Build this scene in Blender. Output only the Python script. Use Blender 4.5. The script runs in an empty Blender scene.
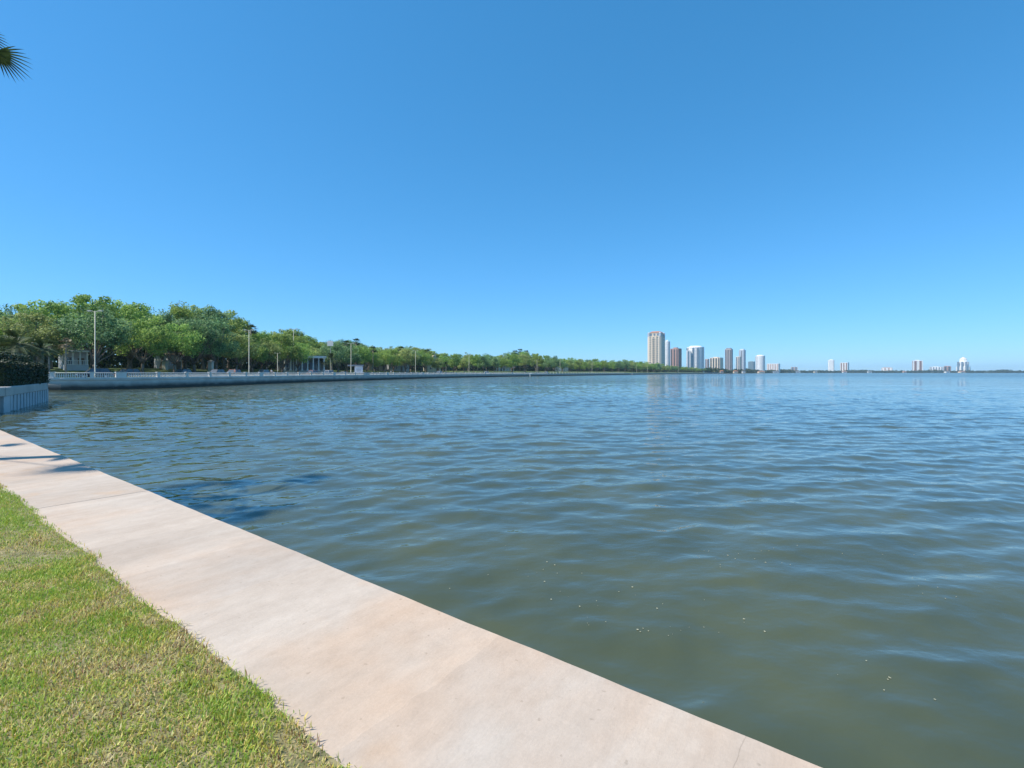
import bpy, bmesh, math, random
import numpy as np
from mathutils import Vector, Matrix, Euler
random.seed(7); rng = np.random.default_rng(7)
R = math.radians
sc = bpy.context.scene
C = sc.collection
F = 490.0; HZ = 372.5; EYE = 1.6; WATER = -1.0

# ------------------------------------------------------------------ camera, light
cam = bpy.data.cameras.new('camera'); co = bpy.data.objects.new('camera', cam); C.objects.link(co)
co.location = (0, 0, EYE); co.rotation_euler = (R(90), 0, 0)
cam.sensor_width = 36; cam.lens = F*36/1024; cam.shift_y = -11.5/1024
cam.clip_start = 0.05; cam.clip_end = 60000
sc.camera = co
EL = 56.0; AZ = math.atan2(-.955, -.30)
S = Vector((math.sin(AZ)*math.cos(R(EL)), math.cos(AZ)*math.cos(R(EL)), math.sin(R(EL))))
w = bpy.data.worlds.new('World'); sc.world = w; w.use_nodes = True
nt = w.node_tree; bg = nt.nodes['Background']
sky = nt.nodes.new('ShaderNodeTexSky'); sky.sky_type = 'NISHITA'; sky.sun_disc = False
sky.sun_elevation = R(EL); sky.sun_rotation = AZ % (2*math.pi)
sky.altitude = 600; sky.air_density = 1.0; sky.dust_density = 0.0; sky.ozone_density = 4.0
sep = nt.nodes.new('ShaderNodeSeparateColor'); cmb = nt.nodes.new('ShaderNodeCombineColor'); nt.links.new(sky.outputs[0], sep.inputs[0])
for i_, (ex_, k_) in enumerate(((.97, .50), (.665, 1.60), (.70, 2.25))):     # tone response of the photograph per channel
    pw = nt.nodes.new('ShaderNodeMath'); pw.operation = 'POWER'; pw.inputs[1].default_value = ex_; nt.links.new(sep.outputs[i_], pw.inputs[0])
    ml = nt.nodes.new('ShaderNodeMath'); ml.operation = 'MULTIPLY'; ml.inputs[1].default_value = k_; nt.links.new(pw.outputs[0], ml.inputs[0]); nt.links.new(ml.outputs[0], cmb.inputs[i_])
nt.links.new(cmb.outputs[0], bg.inputs[0])
bg.inputs[1].default_value = 0.095
sl = bpy.data.lights.new('sun', 'SUN'); sl.energy = 4.2; sl.angle = R(.5); sl.color = (1, .93, .84)
so = bpy.data.objects.new('sun', sl); C.objects.link(so)
so.rotation_euler = S.to_track_quat('Z', 'Y').to_euler(); so.location = (-20, 10, 40)
sc.view_settings.view_transform = 'Standard'; sc.view_settings.look = 'None'
sc.view_settings.exposure = 0.5; sc.view_settings.gamma = 1
try:
    sc.cycles.volume_bounces = 1; sc.cycles.transparent_max_bounces = 16; sc.cycles.max_bounces = 6
except Exception: pass

# ------------------------------------------------------------------ mesh helpers
class MB:
    def __init__(s): s.v = []; s.f = []; s.m = []; s.uv = None
    def add(s, vs, fs, m=0):
        o = len(s.v); s.v += [tuple(p) for p in vs]
        for f in fs: s.f.append(tuple(i+o for i in f)); s.m.append(m)
    def box(s, x0, x1, y0, y1, z0, z1, m=0, M=None):
        vs = [Vector(p) for p in ((x0,y0,z0),(x1,y0,z0),(x1,y1,z0),(x0,y1,z0),(x0,y0,z1),(x1,y0,z1),(x1,y1,z1),(x0,y1,z1))]
        if M: vs = [M @ p for p in vs]
        s.add(vs, [(0,3,2,1),(4,5,6,7),(0,1,5,4),(1,2,6,5),(2,3,7,6),(3,0,4,7)], m)
    def tube(s, pts, rad, n=8, m=0, cap=True):
        pts = [Vector(p) for p in pts]
        if not hasattr(rad, '__len__'): rad = [rad]*len(pts)
        rings = []
        for i, p in enumerate(pts):
            d = (pts[min(i+1, len(pts)-1)]-pts[max(i-1, 0)]).normalized()
            a = Vector((0,0,1)) if abs(d.z) < .9 else Vector((1,0,0))
            u = d.cross(a).normalized(); w_ = d.cross(u)
            rings.append([p+(u*math.cos(2*math.pi*k/n)+w_*math.sin(2*math.pi*k/n))*rad[i] for k in range(n)])
        vs = [q for r in rings for q in r]; fs = []
        for i in range(len(pts)-1):
            for k in range(n):
                a, b = i*n+k, i*n+(k+1) % n
                fs.append((a, a+n, b+n, b))
        if cap: fs.append(tuple(range(n))); fs.append(tuple(reversed([len(vs)-n+k for k in range(n)])))
        s.add(vs, fs, m)
    def prism(s, poly, z0, z1, m=0, M=None, inset=0):
        n = len(poly); cx = sum(p[0] for p in poly)/n; cy = sum(p[1] for p in poly)/n
        top = [(cx+(p[0]-cx)*(1-inset), cy+(p[1]-cy)*(1-inset)) for p in poly]
        vs = [Vector((x, y, z0)) for x, y in poly]+[Vector((x, y, z1)) for x, y in top]
        if M: vs = [M @ p for p in vs]
        s.add(vs, [tuple(reversed(range(n))), tuple(range(n, 2*n))]+[(i, (i+1) % n, n+(i+1) % n, n+i) for i in range(n)], m)
    def mesh(s, name, mats, smooth=False):
        me = bpy.data.meshes.new(name); me.from_pydata(s.v, [], s.f)
        for m in (mats if isinstance(mats, (list, tuple)) else [mats]): me.materials.append(m)
        me.polygons.foreach_set('material_index', s.m)
        if smooth: me.polygons.foreach_set('use_smooth', [True]*len(s.f))
        me.update(); return me
    def build(s, name, mats, parent=None, smooth=False, loc=None, bevel=0):
        return link(name, s.mesh(name, mats, smooth), parent, loc, bevel)
def link(name, me, parent=None, loc=None, bevel=0):
    o = bpy.data.objects.new(name, me); C.objects.link(o)
    if parent: o.parent = parent
    if loc: o.location = loc
    if bevel:
        b = o.modifiers.new('bevel', 'BEVEL'); b.width = bevel; b.segments = 2; b.limit_method = 'ANGLE'
    return o
def tag(o, label=None, cat=None, group=None, kind=None):
    if label: o['label'] = label
    if cat: o['category'] = cat
    if group: o['group'] = group
    if kind: o['kind'] = kind
    return o
def thing(name, label, cat, loc=(0,0,0), rz=0, group=None):
    o = bpy.data.objects.new(name, None); C.objects.link(o); o.empty_display_size = .3
    o.location = loc; o.rotation_euler = (0,0,rz)
    return tag(o, label, cat, group)

# ------------------------------------------------------------------ materials
def mat(name, col, rough=.7, col2=None, scale=1.0, stretch=(1,1,1), bump=0, bscale=None, spec=.5, metal=0, rnd=0, detail=6, contrast=.5, coord='Object'):
    m = bpy.data.materials.new(name); m.use_nodes = True; nt = m.node_tree; N = nt.nodes; L = nt.links
    b = N['Principled BSDF']; b.inputs['Roughness'].default_value = rough; b.inputs['Metallic'].default_value = metal
    b.inputs['Specular IOR Level'].default_value = spec
    b.inputs['Base Color'].default_value = (*col, 1)
    if col2 or bump:
        tc = N.new('ShaderNodeTexCoord'); mp = N.new('ShaderNodeMapping'); mp.inputs['Scale'].default_value = stretch
        L.new(tc.outputs[coord], mp.inputs[0])
    last = None
    if col2:
        nz = N.new('ShaderNodeTexNoise'); nz.inputs['Scale'].default_value = scale; nz.inputs['Detail'].default_value = detail
        L.new(mp.outputs[0], nz.inputs['Vector'])
        cr = N.new('ShaderNodeValToRGB'); e = cr.color_ramp.elements
        e[0].position = .5-contrast/3; e[0].color = (*col, 1); e[1].position = .5+contrast/3; e[1].color = (*col2, 1)
        L.new(nz.outputs['Fac'], cr.inputs[0]); last = cr.outputs[0]; L.new(last, b.inputs['Base Color'])
    if rnd:
        oi = N.new('ShaderNodeObjectInfo'); mr = N.new('ShaderNodeMapRange'); mr.inputs['To Min'].default_value = 1-rnd; mr.inputs['To Max'].default_value = 1+rnd
        L.new(oi.outputs['Random'], mr.inputs[0]); h = N.new('ShaderNodeHueSaturation')
        L.new(mr.outputs[0], h.inputs['Value'])
        if last: L.new(last, h.inputs['Color'])
        else: h.inputs['Color'].default_value = (*col, 1)
        L.new(h.outputs[0], b.inputs['Base Color'])
    if bump:
        nb = N.new('ShaderNodeTexNoise'); nb.inputs['Scale'].default_value = bscale or scale*4; nb.inputs['Detail'].default_value = 5
        L.new(mp.outputs[0], nb.inputs['Vector']); bp = N.new('ShaderNodeBump'); bp.inputs['Distance'].default_value = bump
        L.new(nb.outputs['Fac'], bp.inputs['Height']); L.new(bp.outputs[0], b.inputs['Normal'])
    return m
def leafmat(name, c1, c2, trans=.48, rnd=.16, scale=.35):
    m = bpy.data.materials.new(name); m.use_nodes = True; nt = m.node_tree; N = nt.nodes; L = nt.links
    b = N['Principled BSDF']; b.inputs['Roughness'].default_value = .55; b.inputs['Specular IOR Level'].default_value = .3
    tc = N.new('ShaderNodeTexCoord'); nz = N.new('ShaderNodeTexNoise'); nz.inputs['Scale'].default_value = scale; nz.inputs['Detail'].default_value = 4
    L.new(tc.outputs['Object'], nz.inputs['Vector'])
    at = N.new('ShaderNodeAttribute'); at.attribute_name = 'leafrnd'
    ad = N.new('ShaderNodeMath'); ad.operation = 'MULTIPLY_ADD'; ad.inputs[1].default_value = .35
    L.new(at.outputs['Fac'], ad.inputs[0])
    sb = N.new('ShaderNodeMath'); sb.operation = 'SUBTRACT'; L.new(nz.outputs['Fac'], sb.inputs[0]); sb.inputs[1].default_value = .17
    L.new(sb.outputs[0], ad.inputs[2])
    cr = N.new('ShaderNodeValToRGB'); e = cr.color_ramp.elements
    e[0].position = .34; e[0].color = (*c1, 1); e[1].position = .66; e[1].color = (*c2, 1)
    L.new(ad.outputs[0], cr.inputs[0])
    oi = N.new('ShaderNodeObjectInfo'); mr = N.new('ShaderNodeMapRange'); mr.inputs['To Min'].default_value = 1-rnd; mr.inputs['To Max'].default_value = 1+rnd
    L.new(oi.outputs['Random'], mr.inputs[0])
    mh = N.new('ShaderNodeMapRange'); mh.inputs['To Min'].default_value = .485; mh.inputs['To Max'].default_value = .515
    m7 = N.new('ShaderNodeMath'); m7.operation = 'FRACT'; m8 = N.new('ShaderNodeMath'); m8.operation = 'MULTIPLY'; m8.inputs[1].default_value = 7.3
    L.new(oi.outputs['Random'], m8.inputs[0]); L.new(m8.outputs[0], m7.inputs[0]); L.new(m7.outputs[0], mh.inputs[0])
    h = N.new('ShaderNodeHueSaturation'); L.new(cr.outputs[0], h.inputs['Color']); L.new(mr.outputs[0], h.inputs['Value']); L.new(mh.outputs[0], h.inputs['Hue'])
    L.new(h.outputs[0], b.inputs['Base Color'])
    if trans:
        t = N.new('ShaderNodeBsdfTranslucent'); L.new(h.outputs[0], t.inputs[0]); mx = N.new('ShaderNodeMixShader'); mx.inputs[0].default_value = trans
        L.new(b.outputs[0], mx.inputs[1]); L.new(t.outputs[0], mx.inputs[2]); L.new(mx.outputs[0], N['Material Output'].inputs[0])
    return m

M_ = {}
M_['conc'] = mat('weathered_concrete', (.40,.38,.34), .85, (.52,.49,.44), .6, bump=.01, bscale=8)
M_['rail'] = mat('painted_concrete_balustrade', (.60,.58,.53), .7, (.74,.72,.67), .5)
M_['bulk'] = mat('vinyl_bulkhead', (.40,.44,.46), .6, (.50,.53,.54), 1.2)
M_['asph'] = mat('asphalt', (.045,.045,.047), .9, (.065,.064,.062), .5)
M_['side'] = mat('sidewalk_concrete', (.42,.39,.34), .85, (.52,.49,.43), .4)
M_['lawn'] = mat('lawn_green', (.07,.12,.025), .9, (.14,.17,.05), .12)
M_['soil'] = mat('land_cover', (.06,.09,.03), .9, (.12,.12,.06), .02)
M_['white'] = mat('white_paint', (.74,.73,.70), .5)
M_['bark'] = mat('grey_brown_bark', (.12,.09,.065), .9, (.24,.20,.16), 3, (1,1,.3), bump=.03, rnd=.15)
M_['palmbark'] = mat('palm_bark', (.20,.16,.12), .9, (.36,.31,.25), 4, (.4,.4,3), bump=.02)
M_['metal'] = mat('galvanised_pole', (.50,.48,.38), .6, (.58,.56,.45), 2)
M_['lampglass'] = mat('lamp_lens', (.6,.6,.58), .2)
M_['glass'] = mat('window_glass', (.05,.075,.095), .12, spec=.8)
M_['bglass'] = mat('blue_window_glass', (.16,.22,.28), .15, spec=.8)
M_['rubber'] = mat('tyre_rubber', (.02,.02,.02), .8)
M_['rim'] = mat('alloy_rim', (.5,.5,.52), .3, metal=.9)
M_['roofbrown'] = mat('brown_shingle_roof', (.16,.11,.08), .85, (.24,.18,.13), 2)
M_['roofgrey'] = mat('grey_shingle_roof', (.16,.16,.165), .85, (.26,.26,.26), 2)
M_['terracotta'] = mat('terracotta_tile', (.38,.16,.09), .8, (.48,.24,.15), 2)
M_['leafA'] = leafmat('fresh_green_leaves', (.12,.24,.05), (.47,.62,.15))
M_['leafB'] = leafmat('olive_oak_leaves', (.15,.21,.06), (.50,.60,.21))
M_['leafC'] = leafmat('dark_green_leaves', (.055,.125,.05), (.34,.52,.22))
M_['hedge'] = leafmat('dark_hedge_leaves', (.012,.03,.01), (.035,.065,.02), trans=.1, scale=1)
M_['palm'] = leafmat('palm_fronds', (.03,.055,.018), (.09,.13,.04), trans=.2, scale=1)
M_['shadeleaf'] = leafmat('shade_darkened_foliage', (.015,.035,.012), (.06,.10,.035), trans=.2)  # leaf colour darkened to stand in for shadow seen beneath the crowns
M_['farleaf'] = leafmat('distant_foliage', (.045,.075,.035), (.13,.16,.08))
M_['palmdry'] = leafmat('dry_palm_fronds', (.13,.10,.055), (.25,.20,.12), trans=.2, scale=1)

# ------------------------------------------------------------------ near land: wall cap path, lawn, grass
D = Vector((-.7994, .6008, 0)); Nn = Vector((.6008, .7994, 0))
NW, NG = 2.352, 1.18
def loc(t, n, z=0): return D*t + Nn*n + Vector((0,0,z))
def concrete_walk():
    m = bpy.data.materials.new('walk_concrete'); m.use_nodes = True; nt = m.node_tree; N = nt.nodes; L = nt.links
    b = N['Principled BSDF']; b.inputs['Roughness'].default_value = .8; b.inputs['Specular IOR Level'].default_value = .3
    tc = N.new('ShaderNodeTexCoord')
    # coordinates in slab space: x along path, y across
    mp = N.new('ShaderNodeMapping'); mp.inputs['Rotation'].default_value = (0,0,-math.atan2(D.y, D.x)); L.new(tc.outputs['Object'], mp.inputs[0])
    def noise(sx, sy, scale, det, rough=.55, off=0):
        q = N.new('ShaderNodeMapping'); q.inputs['Scale'].default_value = (sx, sy, 1); q.inputs['Location'].default_value = (off, off*.7, 0); L.new(mp.outputs[0], q.inputs[0])
        n = N.new('ShaderNodeTexNoise'); n.inputs['Scale'].default_value = scale; n.inputs['Detail'].default_value = det; n.inputs['Roughness'].default_value = rough
        L.new(q.outputs[0], n.inputs['Vector']); return n.outputs['Fac']
    def ramp(src, p0, c0, p1, c1):
        r = N.new('ShaderNodeValToRGB'); e = r.color_ramp.elements; e[0].position = p0; e[0].color = (*c0, 1); e[1].position = p1; e[1].color = (*c1, 1); L.new(src, r.inputs[0]); return r.outputs[0]
    def mix(f, a, bb, mode='MIX'):
        x = N.new('ShaderNodeMix'); x.data_type = 'RGBA'; x.blend_type = mode
        if isinstance(f, float): x.inputs['Factor'].default_value = f
        else: L.new(f, x.inputs['Factor'])
        for i, v in ((6, a), (7, bb)):
            if isinstance(v, tuple): x.inputs[i].default_value = (*v, 1)
            else: L.new(v, x.inputs[i])
        return x.outputs[2]
    base = ramp(noise(1.0, .45, .9, 5, .6), .36, (.41,.365,.325), .64, (.475,.44,.405))
    pink = ramp(noise(1, .7, .75, 4, .6, 7), .45, (0,0,0), .70, (1,1,1))
    c = mix(pink, base, (.48,.385,.31))
    streak = ramp(noise(4.5, .6, 1.2, 7, .65, 3), .30, (.93,.93,.93), .62, (1.02,1.02,1.02))
    c = mix(.8, c, streak, 'MULTIPLY')
    white = ramp(noise(2.2, .35, .8, 5, .6, 13), .54, (0,0,0), .72, (.5,.5,.5))
    c = mix(white, c, (.50,.485,.46))
    tan = ramp(noise(1, 1, 1.6, 3, .5, 21), .62, (0,0,0), .75, (.6,.6,.6))
    c = mix(tan, c, (.46,.34,.24))
    fine = ramp(noise(1, 1, 60, 3, .6), .25, (.93,.93,.93), .75, (1.05,1.05,1.05))
    c = mix(.8, c, fine, 'MULTIPLY')
    spot = ramp(noise(1, 1, 22, 2, .5, 5), .25, (.70,.68,.66), .31, (1,1,1))
    c = mix(.6, c, spot, 'MULTIPLY')
    sx = N.new('ShaderNodeSeparateXYZ'); L.new(mp.outputs[0], sx.inputs[0])
    wob = N.new('ShaderNodeMath'); wob.operation = 'MULTIPLY_ADD'; wob.inputs[1].default_value = .22; L.new(noise(.8, 1.1, 1.3, 4, .55, 31), wob.inputs[0]); L.new(sx.outputs['X'], wob.inputs[2])
    dv = N.new('ShaderNodeMath'); dv.operation = 'DIVIDE'; dv.inputs[1].default_value = .97; L.new(wob.outputs[0], dv.inputs[0])
    fl = N.new('ShaderNodeMath'); fl.operation = 'FLOOR'; L.new(dv.outputs[0], fl.inputs[0])
    fr_ = N.new('ShaderNodeMath'); fr_.operation = 'FRACT'; L.new(dv.outputs[0], fr_.inputs[0])
    wn = N.new('ShaderNodeTexWhiteNoise'); wn.noise_dimensions = '1D'; L.new(fl.outputs[0], wn.inputs['W'])
    c = mix(.9, c, ramp(wn.outputs['Value'], 0, (.945,.945,.955), 1, (1.02,1.0,.985)), 'MULTIPLY')
    c = mix(.9, c, ramp(fr_.outputs[0], 0, (1.035,1.035,1.035), .45, (.99,.985,.98)), 'MULTIPLY')
    mott = ramp(noise(1.6, 1, 5, 8, .7, 41), .32, (.90,.885,.87), .62, (1.03,1.03,1.03)); c = mix(.9, c, mott, 'MULTIPLY')
    hc = N.new('ShaderNodeMath'); hc.operation = 'MULTIPLY_ADD'; hc.inputs[1].default_value = .05; L.new(noise(1, 1, 4, 4, .6, 51), hc.inputs[0]); L.new(sx.outputs['X'], hc.inputs[2])
    for tt_ in (.50, 3.4):
        cp = N.new('ShaderNodeMath'); cp.operation = 'COMPARE'; cp.inputs[1].default_value = tt_; cp.inputs[2].default_value = .0022; L.new(hc.outputs[0], cp.inputs[0])
        ck = N.new('ShaderNodeMath'); ck.operation = 'MULTIPLY'; L.new(cp.outputs[0], ck.inputs[0]); L.new(ramp(noise(1, 1, 2.2, 3, .5, 61+tt_), .45, (0,0,0), .6, (.3,.3,.3)), ck.inputs[1])
        c = mix(ck.outputs[0], c, (.16,.13,.11))
    c = mix(1.0, c, (1.11,1.035,.925), 'MULTIPLY')
    L.new(c, b.inputs['Base Color'])
    bp = N.new('ShaderNodeBump'); bp.inputs['Distance'].default_value = .004; L.new(noise(3, 1, 9, 8, .7), bp.inputs['Height']); L.new(bp.outputs[0], b.inputs['Normal'])
    return m
M_['walk'] = concrete_walk()
mb = MB()
joints = [-16, -9.0, 7.93-12, 1.26-2.5+1.9, 7.93, 20.5, 33.2]
joints = [-17, -4.9, 7.93, 20.5, 33.2]
for a, b_ in zip(joints[:-1], joints[1:]):
    nseg = max(2, int((b_-a)/.12)); g = .008
    ts = [a+g+(b_-a-2*g)*i/nseg for i in range(nseg+1)]
    prof = [(NG-.25, -.16), (NG-.25, -.001), (NW-.015, 0.0), (NW, -.012), (NW+.002, -.22), (NW-.12, -.26)]
    vs = []; fs = []
    for t in ts:
        for n_, z in prof: vs.append(loc(t, n_ + (.004*math.sin(t*1.7)+.0025*math.sin(t*5.1)+.0015*math.sin(t*17) if n_ > NW-.05 else 0), z))
    k = len(prof)
    for i in range(nseg):
        for j in range(k-1): fs.append((i*k+j, i*k+j+1, (i+1)*k+j+1, (i+1)*k+j))
    fs.append(tuple(range(k))); fs.append(tuple(reversed(range(nseg*k, nseg*k+k))))
    mb.add(vs, fs)
tag(mb.build('path', M_['walk']), 'pale pinkish concrete walkway capping the sea wall in the foreground', None, None, 'structure')
mb = MB()
ww = [loc(-17, NW-.1, 0), loc(33.2, NW-.1, 0)]
mb.add([ww[0]+Vector((0,0,-4)), ww[1]+Vector((0,0,-4)), ww[1]+Vector((0,0,-.2)), ww[0]+Vector((0,0,-.2)), ww[0]-Nn*.3+Vector((0,0,-4)), ww[1]-Nn*.3+Vector((0,0,-4)), ww[1]-Nn*.3+Vector((0,0,-.2)), ww[0]-Nn*.3+Vector((0,0,-.2))], [(0,1,2,3),(7,6,5,4),(3,2,6,7)])
tag(mb.build('sea_wall', M_['conc']), 'concrete sea wall face under the foreground walkway', 'wall')

# lawn ground with bumpy soil
def lawnmat():
    m = bpy.data.materials.new('near_lawn'); m.use_nodes = True; nt = m.node_tree; N = nt.nodes; L = nt.links
    b = N['Principled BSDF']; b.inputs['Roughness'].default_value = .95
    g = N.new('ShaderNodeNewGeometry'); n = N.new('ShaderNodeTexNoise'); n.inputs['Scale'].default_value = 9; n.inputs['Detail'].default_value = 6
    L.new(g.outputs['Position'], n.inputs['Vector']); r = N.new('ShaderNodeValToRGB'); e = r.color_ramp.elements
    e[0].position = .35; e[0].color = (.13,.13,.05,1); e[1].position = .65; e[1].color = (.28,.24,.12,1)
    L.new(n.outputs['Fac'], r.inputs[0]); L.new(r.outputs[0], b.inputs['Base Color']); return m
mb = MB(); K = 60
prev = None
ts = np.linspace(-17, 33, 101); ns = list(np.linspace(NG+.0, NG-6, 25))+[NG-20, NG-60]
vs = []; fs = []
edge = lambda t: .018*math.sin(t*2.3+1)+.012*math.sin(t*5.9)+.008*math.sin(t*13.1)
for t in ts:
    for j, n_ in enumerate(ns):
        vs.append(loc(t, n_+(edge(t) if j == 0 else 0), .012+(.02*abs(math.sin(t*1.3+n_*2)*math.sin(n_*1.7)) if 0 < j < 24 else 0)))
q = len(ns)
for i in range(len(ts)-1):
    for j in range(q-1): fs.append((i*q+j, (i+1)*q+j, (i+1)*q+j+1, i*q+j+1))
mb.add(vs, fs)
tag(mb.build('ground', lawnmat(), smooth=True), 'lawn soil beside the concrete walkway', None, None, 'structure')

def grassmat():
    m = bpy.data.materials.new('grass_blades'); m.use_nodes = True; nt = m.node_tree; N = nt.nodes; L = nt.links
    b = N['Principled BSDF']; b.inputs['Roughness'].default_value = .5; b.inputs['Specular IOR Level'].default_value = .35
    a = N.new('ShaderNodeAttribute'); a.attribute_name = 'bladecol'
    t = N.new('ShaderNodeBsdfTranslucent'); L.new(a.outputs['Color'], b.inputs['Base Color']); L.new(a.outputs['Color'], t.inputs[0])
    mx = N.new('ShaderNodeMixShader'); mx.inputs[0].default_value = .3
    L.new(b.outputs[0], mx.inputs[1]); L.new(t.outputs[0], mx.inputs[2]); L.new(mx.outputs[0], N['Material Output'].inputs[0]); return m
def vnoise(x, y, s, seed):
    r = np.random.default_rng(seed); G = r.random((64, 64))
    X = x*s+31.7; Y = y*s+17.3; xi = np.floor(X).astype(int); yi = np.floor(Y).astype(int); fx = X-xi; fy = Y-yi
    fx = fx*fx*(3-2*fx); fy = fy*fy*(3-2*fy)
    g = lambda a, b: G[a % 64, b % 64]
    return (g(xi, yi)*(1-fx)*(1-fy)+g(xi+1, yi)*fx*(1-fy)+g(xi, yi+1)*(1-fx)*fy+g(xi+1, yi+1)*fx*fy)
def grass():
    T = []; Nc = []
    for (t0, t1, n0, n1, dens) in ((-1.5, 5.5, -2.0, 0, 19000), (5.5, 12, -2.5, 0, 9000), (12, 22, -3, 0, 900), (-4, -1.5, -2.5, 0, 1500), (-2, 10, -5, -2.0, 900)):
        n = int((t1-t0)*(n1-n0)*dens); T.append(rng.uniform(t0, t1, n)); Nc.append(rng.uniform(n0, n1, n))
    # runners creeping over the slab edge
    n = 1500; T.append(rng.uniform(-1.5, 14, n)); Nc.append(rng.uniform(-.01, .045, n)**1.0)
    T = np.concatenate(T); Nc = np.concatenate(Nc)
    e = .018*np.sin(T*2.3+1)+.012*np.sin(T*5.9)+.008*np.sin(T*13.1)
    Nn_ = NG+Nc+e+.035*(vnoise(T, T*0, 9, 4)-.5)
    n = len(T)
    bx = D.x*T+Nn.x*Nn_; by = D.y*T+Nn.y*Nn_
    h = rng.uniform(.014, .044, n)*(.75+.5*vnoise(bx, by, 3, 9)); wd = rng.uniform(.0017, .0036, n)
    az = rng.uniform(0, 2*math.pi, n); lean = np.abs(rng.normal(.45, .4, n)).clip(0, 1.35)
    f = az+rng.normal(math.pi/2, .4, n); 
    dx = np.cos(az)*np.sin(lean); dy = np.sin(az)*np.sin(lean); dz = np.cos(lean)
    sx = np.cos(f)*wd; sy = np.sin(f)*wd
    V = np.zeros((n, 5, 3)); z0 = .006
    z0 = .004+np.where(Nc < -.12, .02*np.abs(np.sin(T*1.3+Nn_*2)*np.sin(Nn_*1.7)), 0)
    V[:, 0] = np.stack([bx-sx, by-sy, z0], 1); V[:, 1] = np.stack([bx+sx, by+sy, z0], 1)
    mx_, my, mz = bx+dx*h*.5, by+dy*h*.5, z0+dz*h*.6
    V[:, 2] = np.stack([mx_+sx*.9, my+sy*.9, mz], 1); V[:, 3] = np.stack([mx_-sx*.9, my-sy*.9, mz], 1)
    V[:, 4] = np.stack([bx+dx*h*1.25, by+dy*h*1.25, z0+dz*h*.95], 1)
    me = bpy.data.meshes.new('grass')
    me.vertices.add(n*5); me.vertices.foreach_set('co', V.reshape(-1))
    base = np.arange(n)*5
    li = np.stack([base, base+1, base+2, base+3, base+3, base+2, base+4], 1).reshape(-1)
    me.loops.add(n*7); me.loops.foreach_set('vertex_index', li)
    ls = np.stack([np.arange(n)*7, np.arange(n)*7+4], 1).reshape(-1); lt = np.tile([4, 3], n)
    me.polygons.add(n*2); me.polygons.foreach_set('loop_start', ls); me.polygons.foreach_set('loop_total', lt)
    me.update(calc_edges=True)
    dry = .5*vnoise(bx, by, 1.5, 1)+.5*vnoise(bx, by, 6, 2)+rng.normal(0, .13, n)
    dry = .5+(dry-.5)*1.25
    # fresher patch further along the path, drier sward close by
    fresh = np.exp(-(((T-8.0)/1.6)**2+((Nc+.75)/.7)**2))
    dry = dry - .45*fresh + .17*(T < 4.5)*1.0 - .05
    green = np.stack([rng.uniform(.22,.34,n), rng.uniform(.31,.40,n), rng.uniform(.035,.07,n)], 1)
    olive = np.stack([rng.uniform(.40,.52,n), rng.uniform(.36,.45,n), rng.uniform(.08,.14,n)], 1)
    straw = np.stack([rng.uniform(.48,.66,n), rng.uniform(.38,.52,n), rng.uniform(.16,.26,n)], 1)
    brown = np.stack([rng.uniform(.16,.28,n), rng.uniform(.11,.19,n), rng.uniform(.05,.09,n)], 1)
    u = rng.random(n)
    colr = np.where((dry < .40)[:, None], green, np.where((dry < .58)[:, None], olive, np.where((u < .60)[:, None], straw, brown)))
    colr = np.where(((dry >= .58) & (u > .88))[:, None], green, colr)
    ca = me.color_attributes.new('bladecol', 'FLOAT_COLOR', 'POINT')
    cc = np.ones((n, 5, 4)); cc[:, :, :3] = colr[:, None, :]
    cc[:, :, :3] = np.minimum(cc[:, :, :3]*1.38, .78)
    ca.data.foreach_set('color', cc.reshape(-1))
    me.materials.append(grassmat())
    return link('grass', me)
tag(grass(), 'short green and straw coloured lawn grass beside the walkway', 'grass', None, 'stuff')

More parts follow.
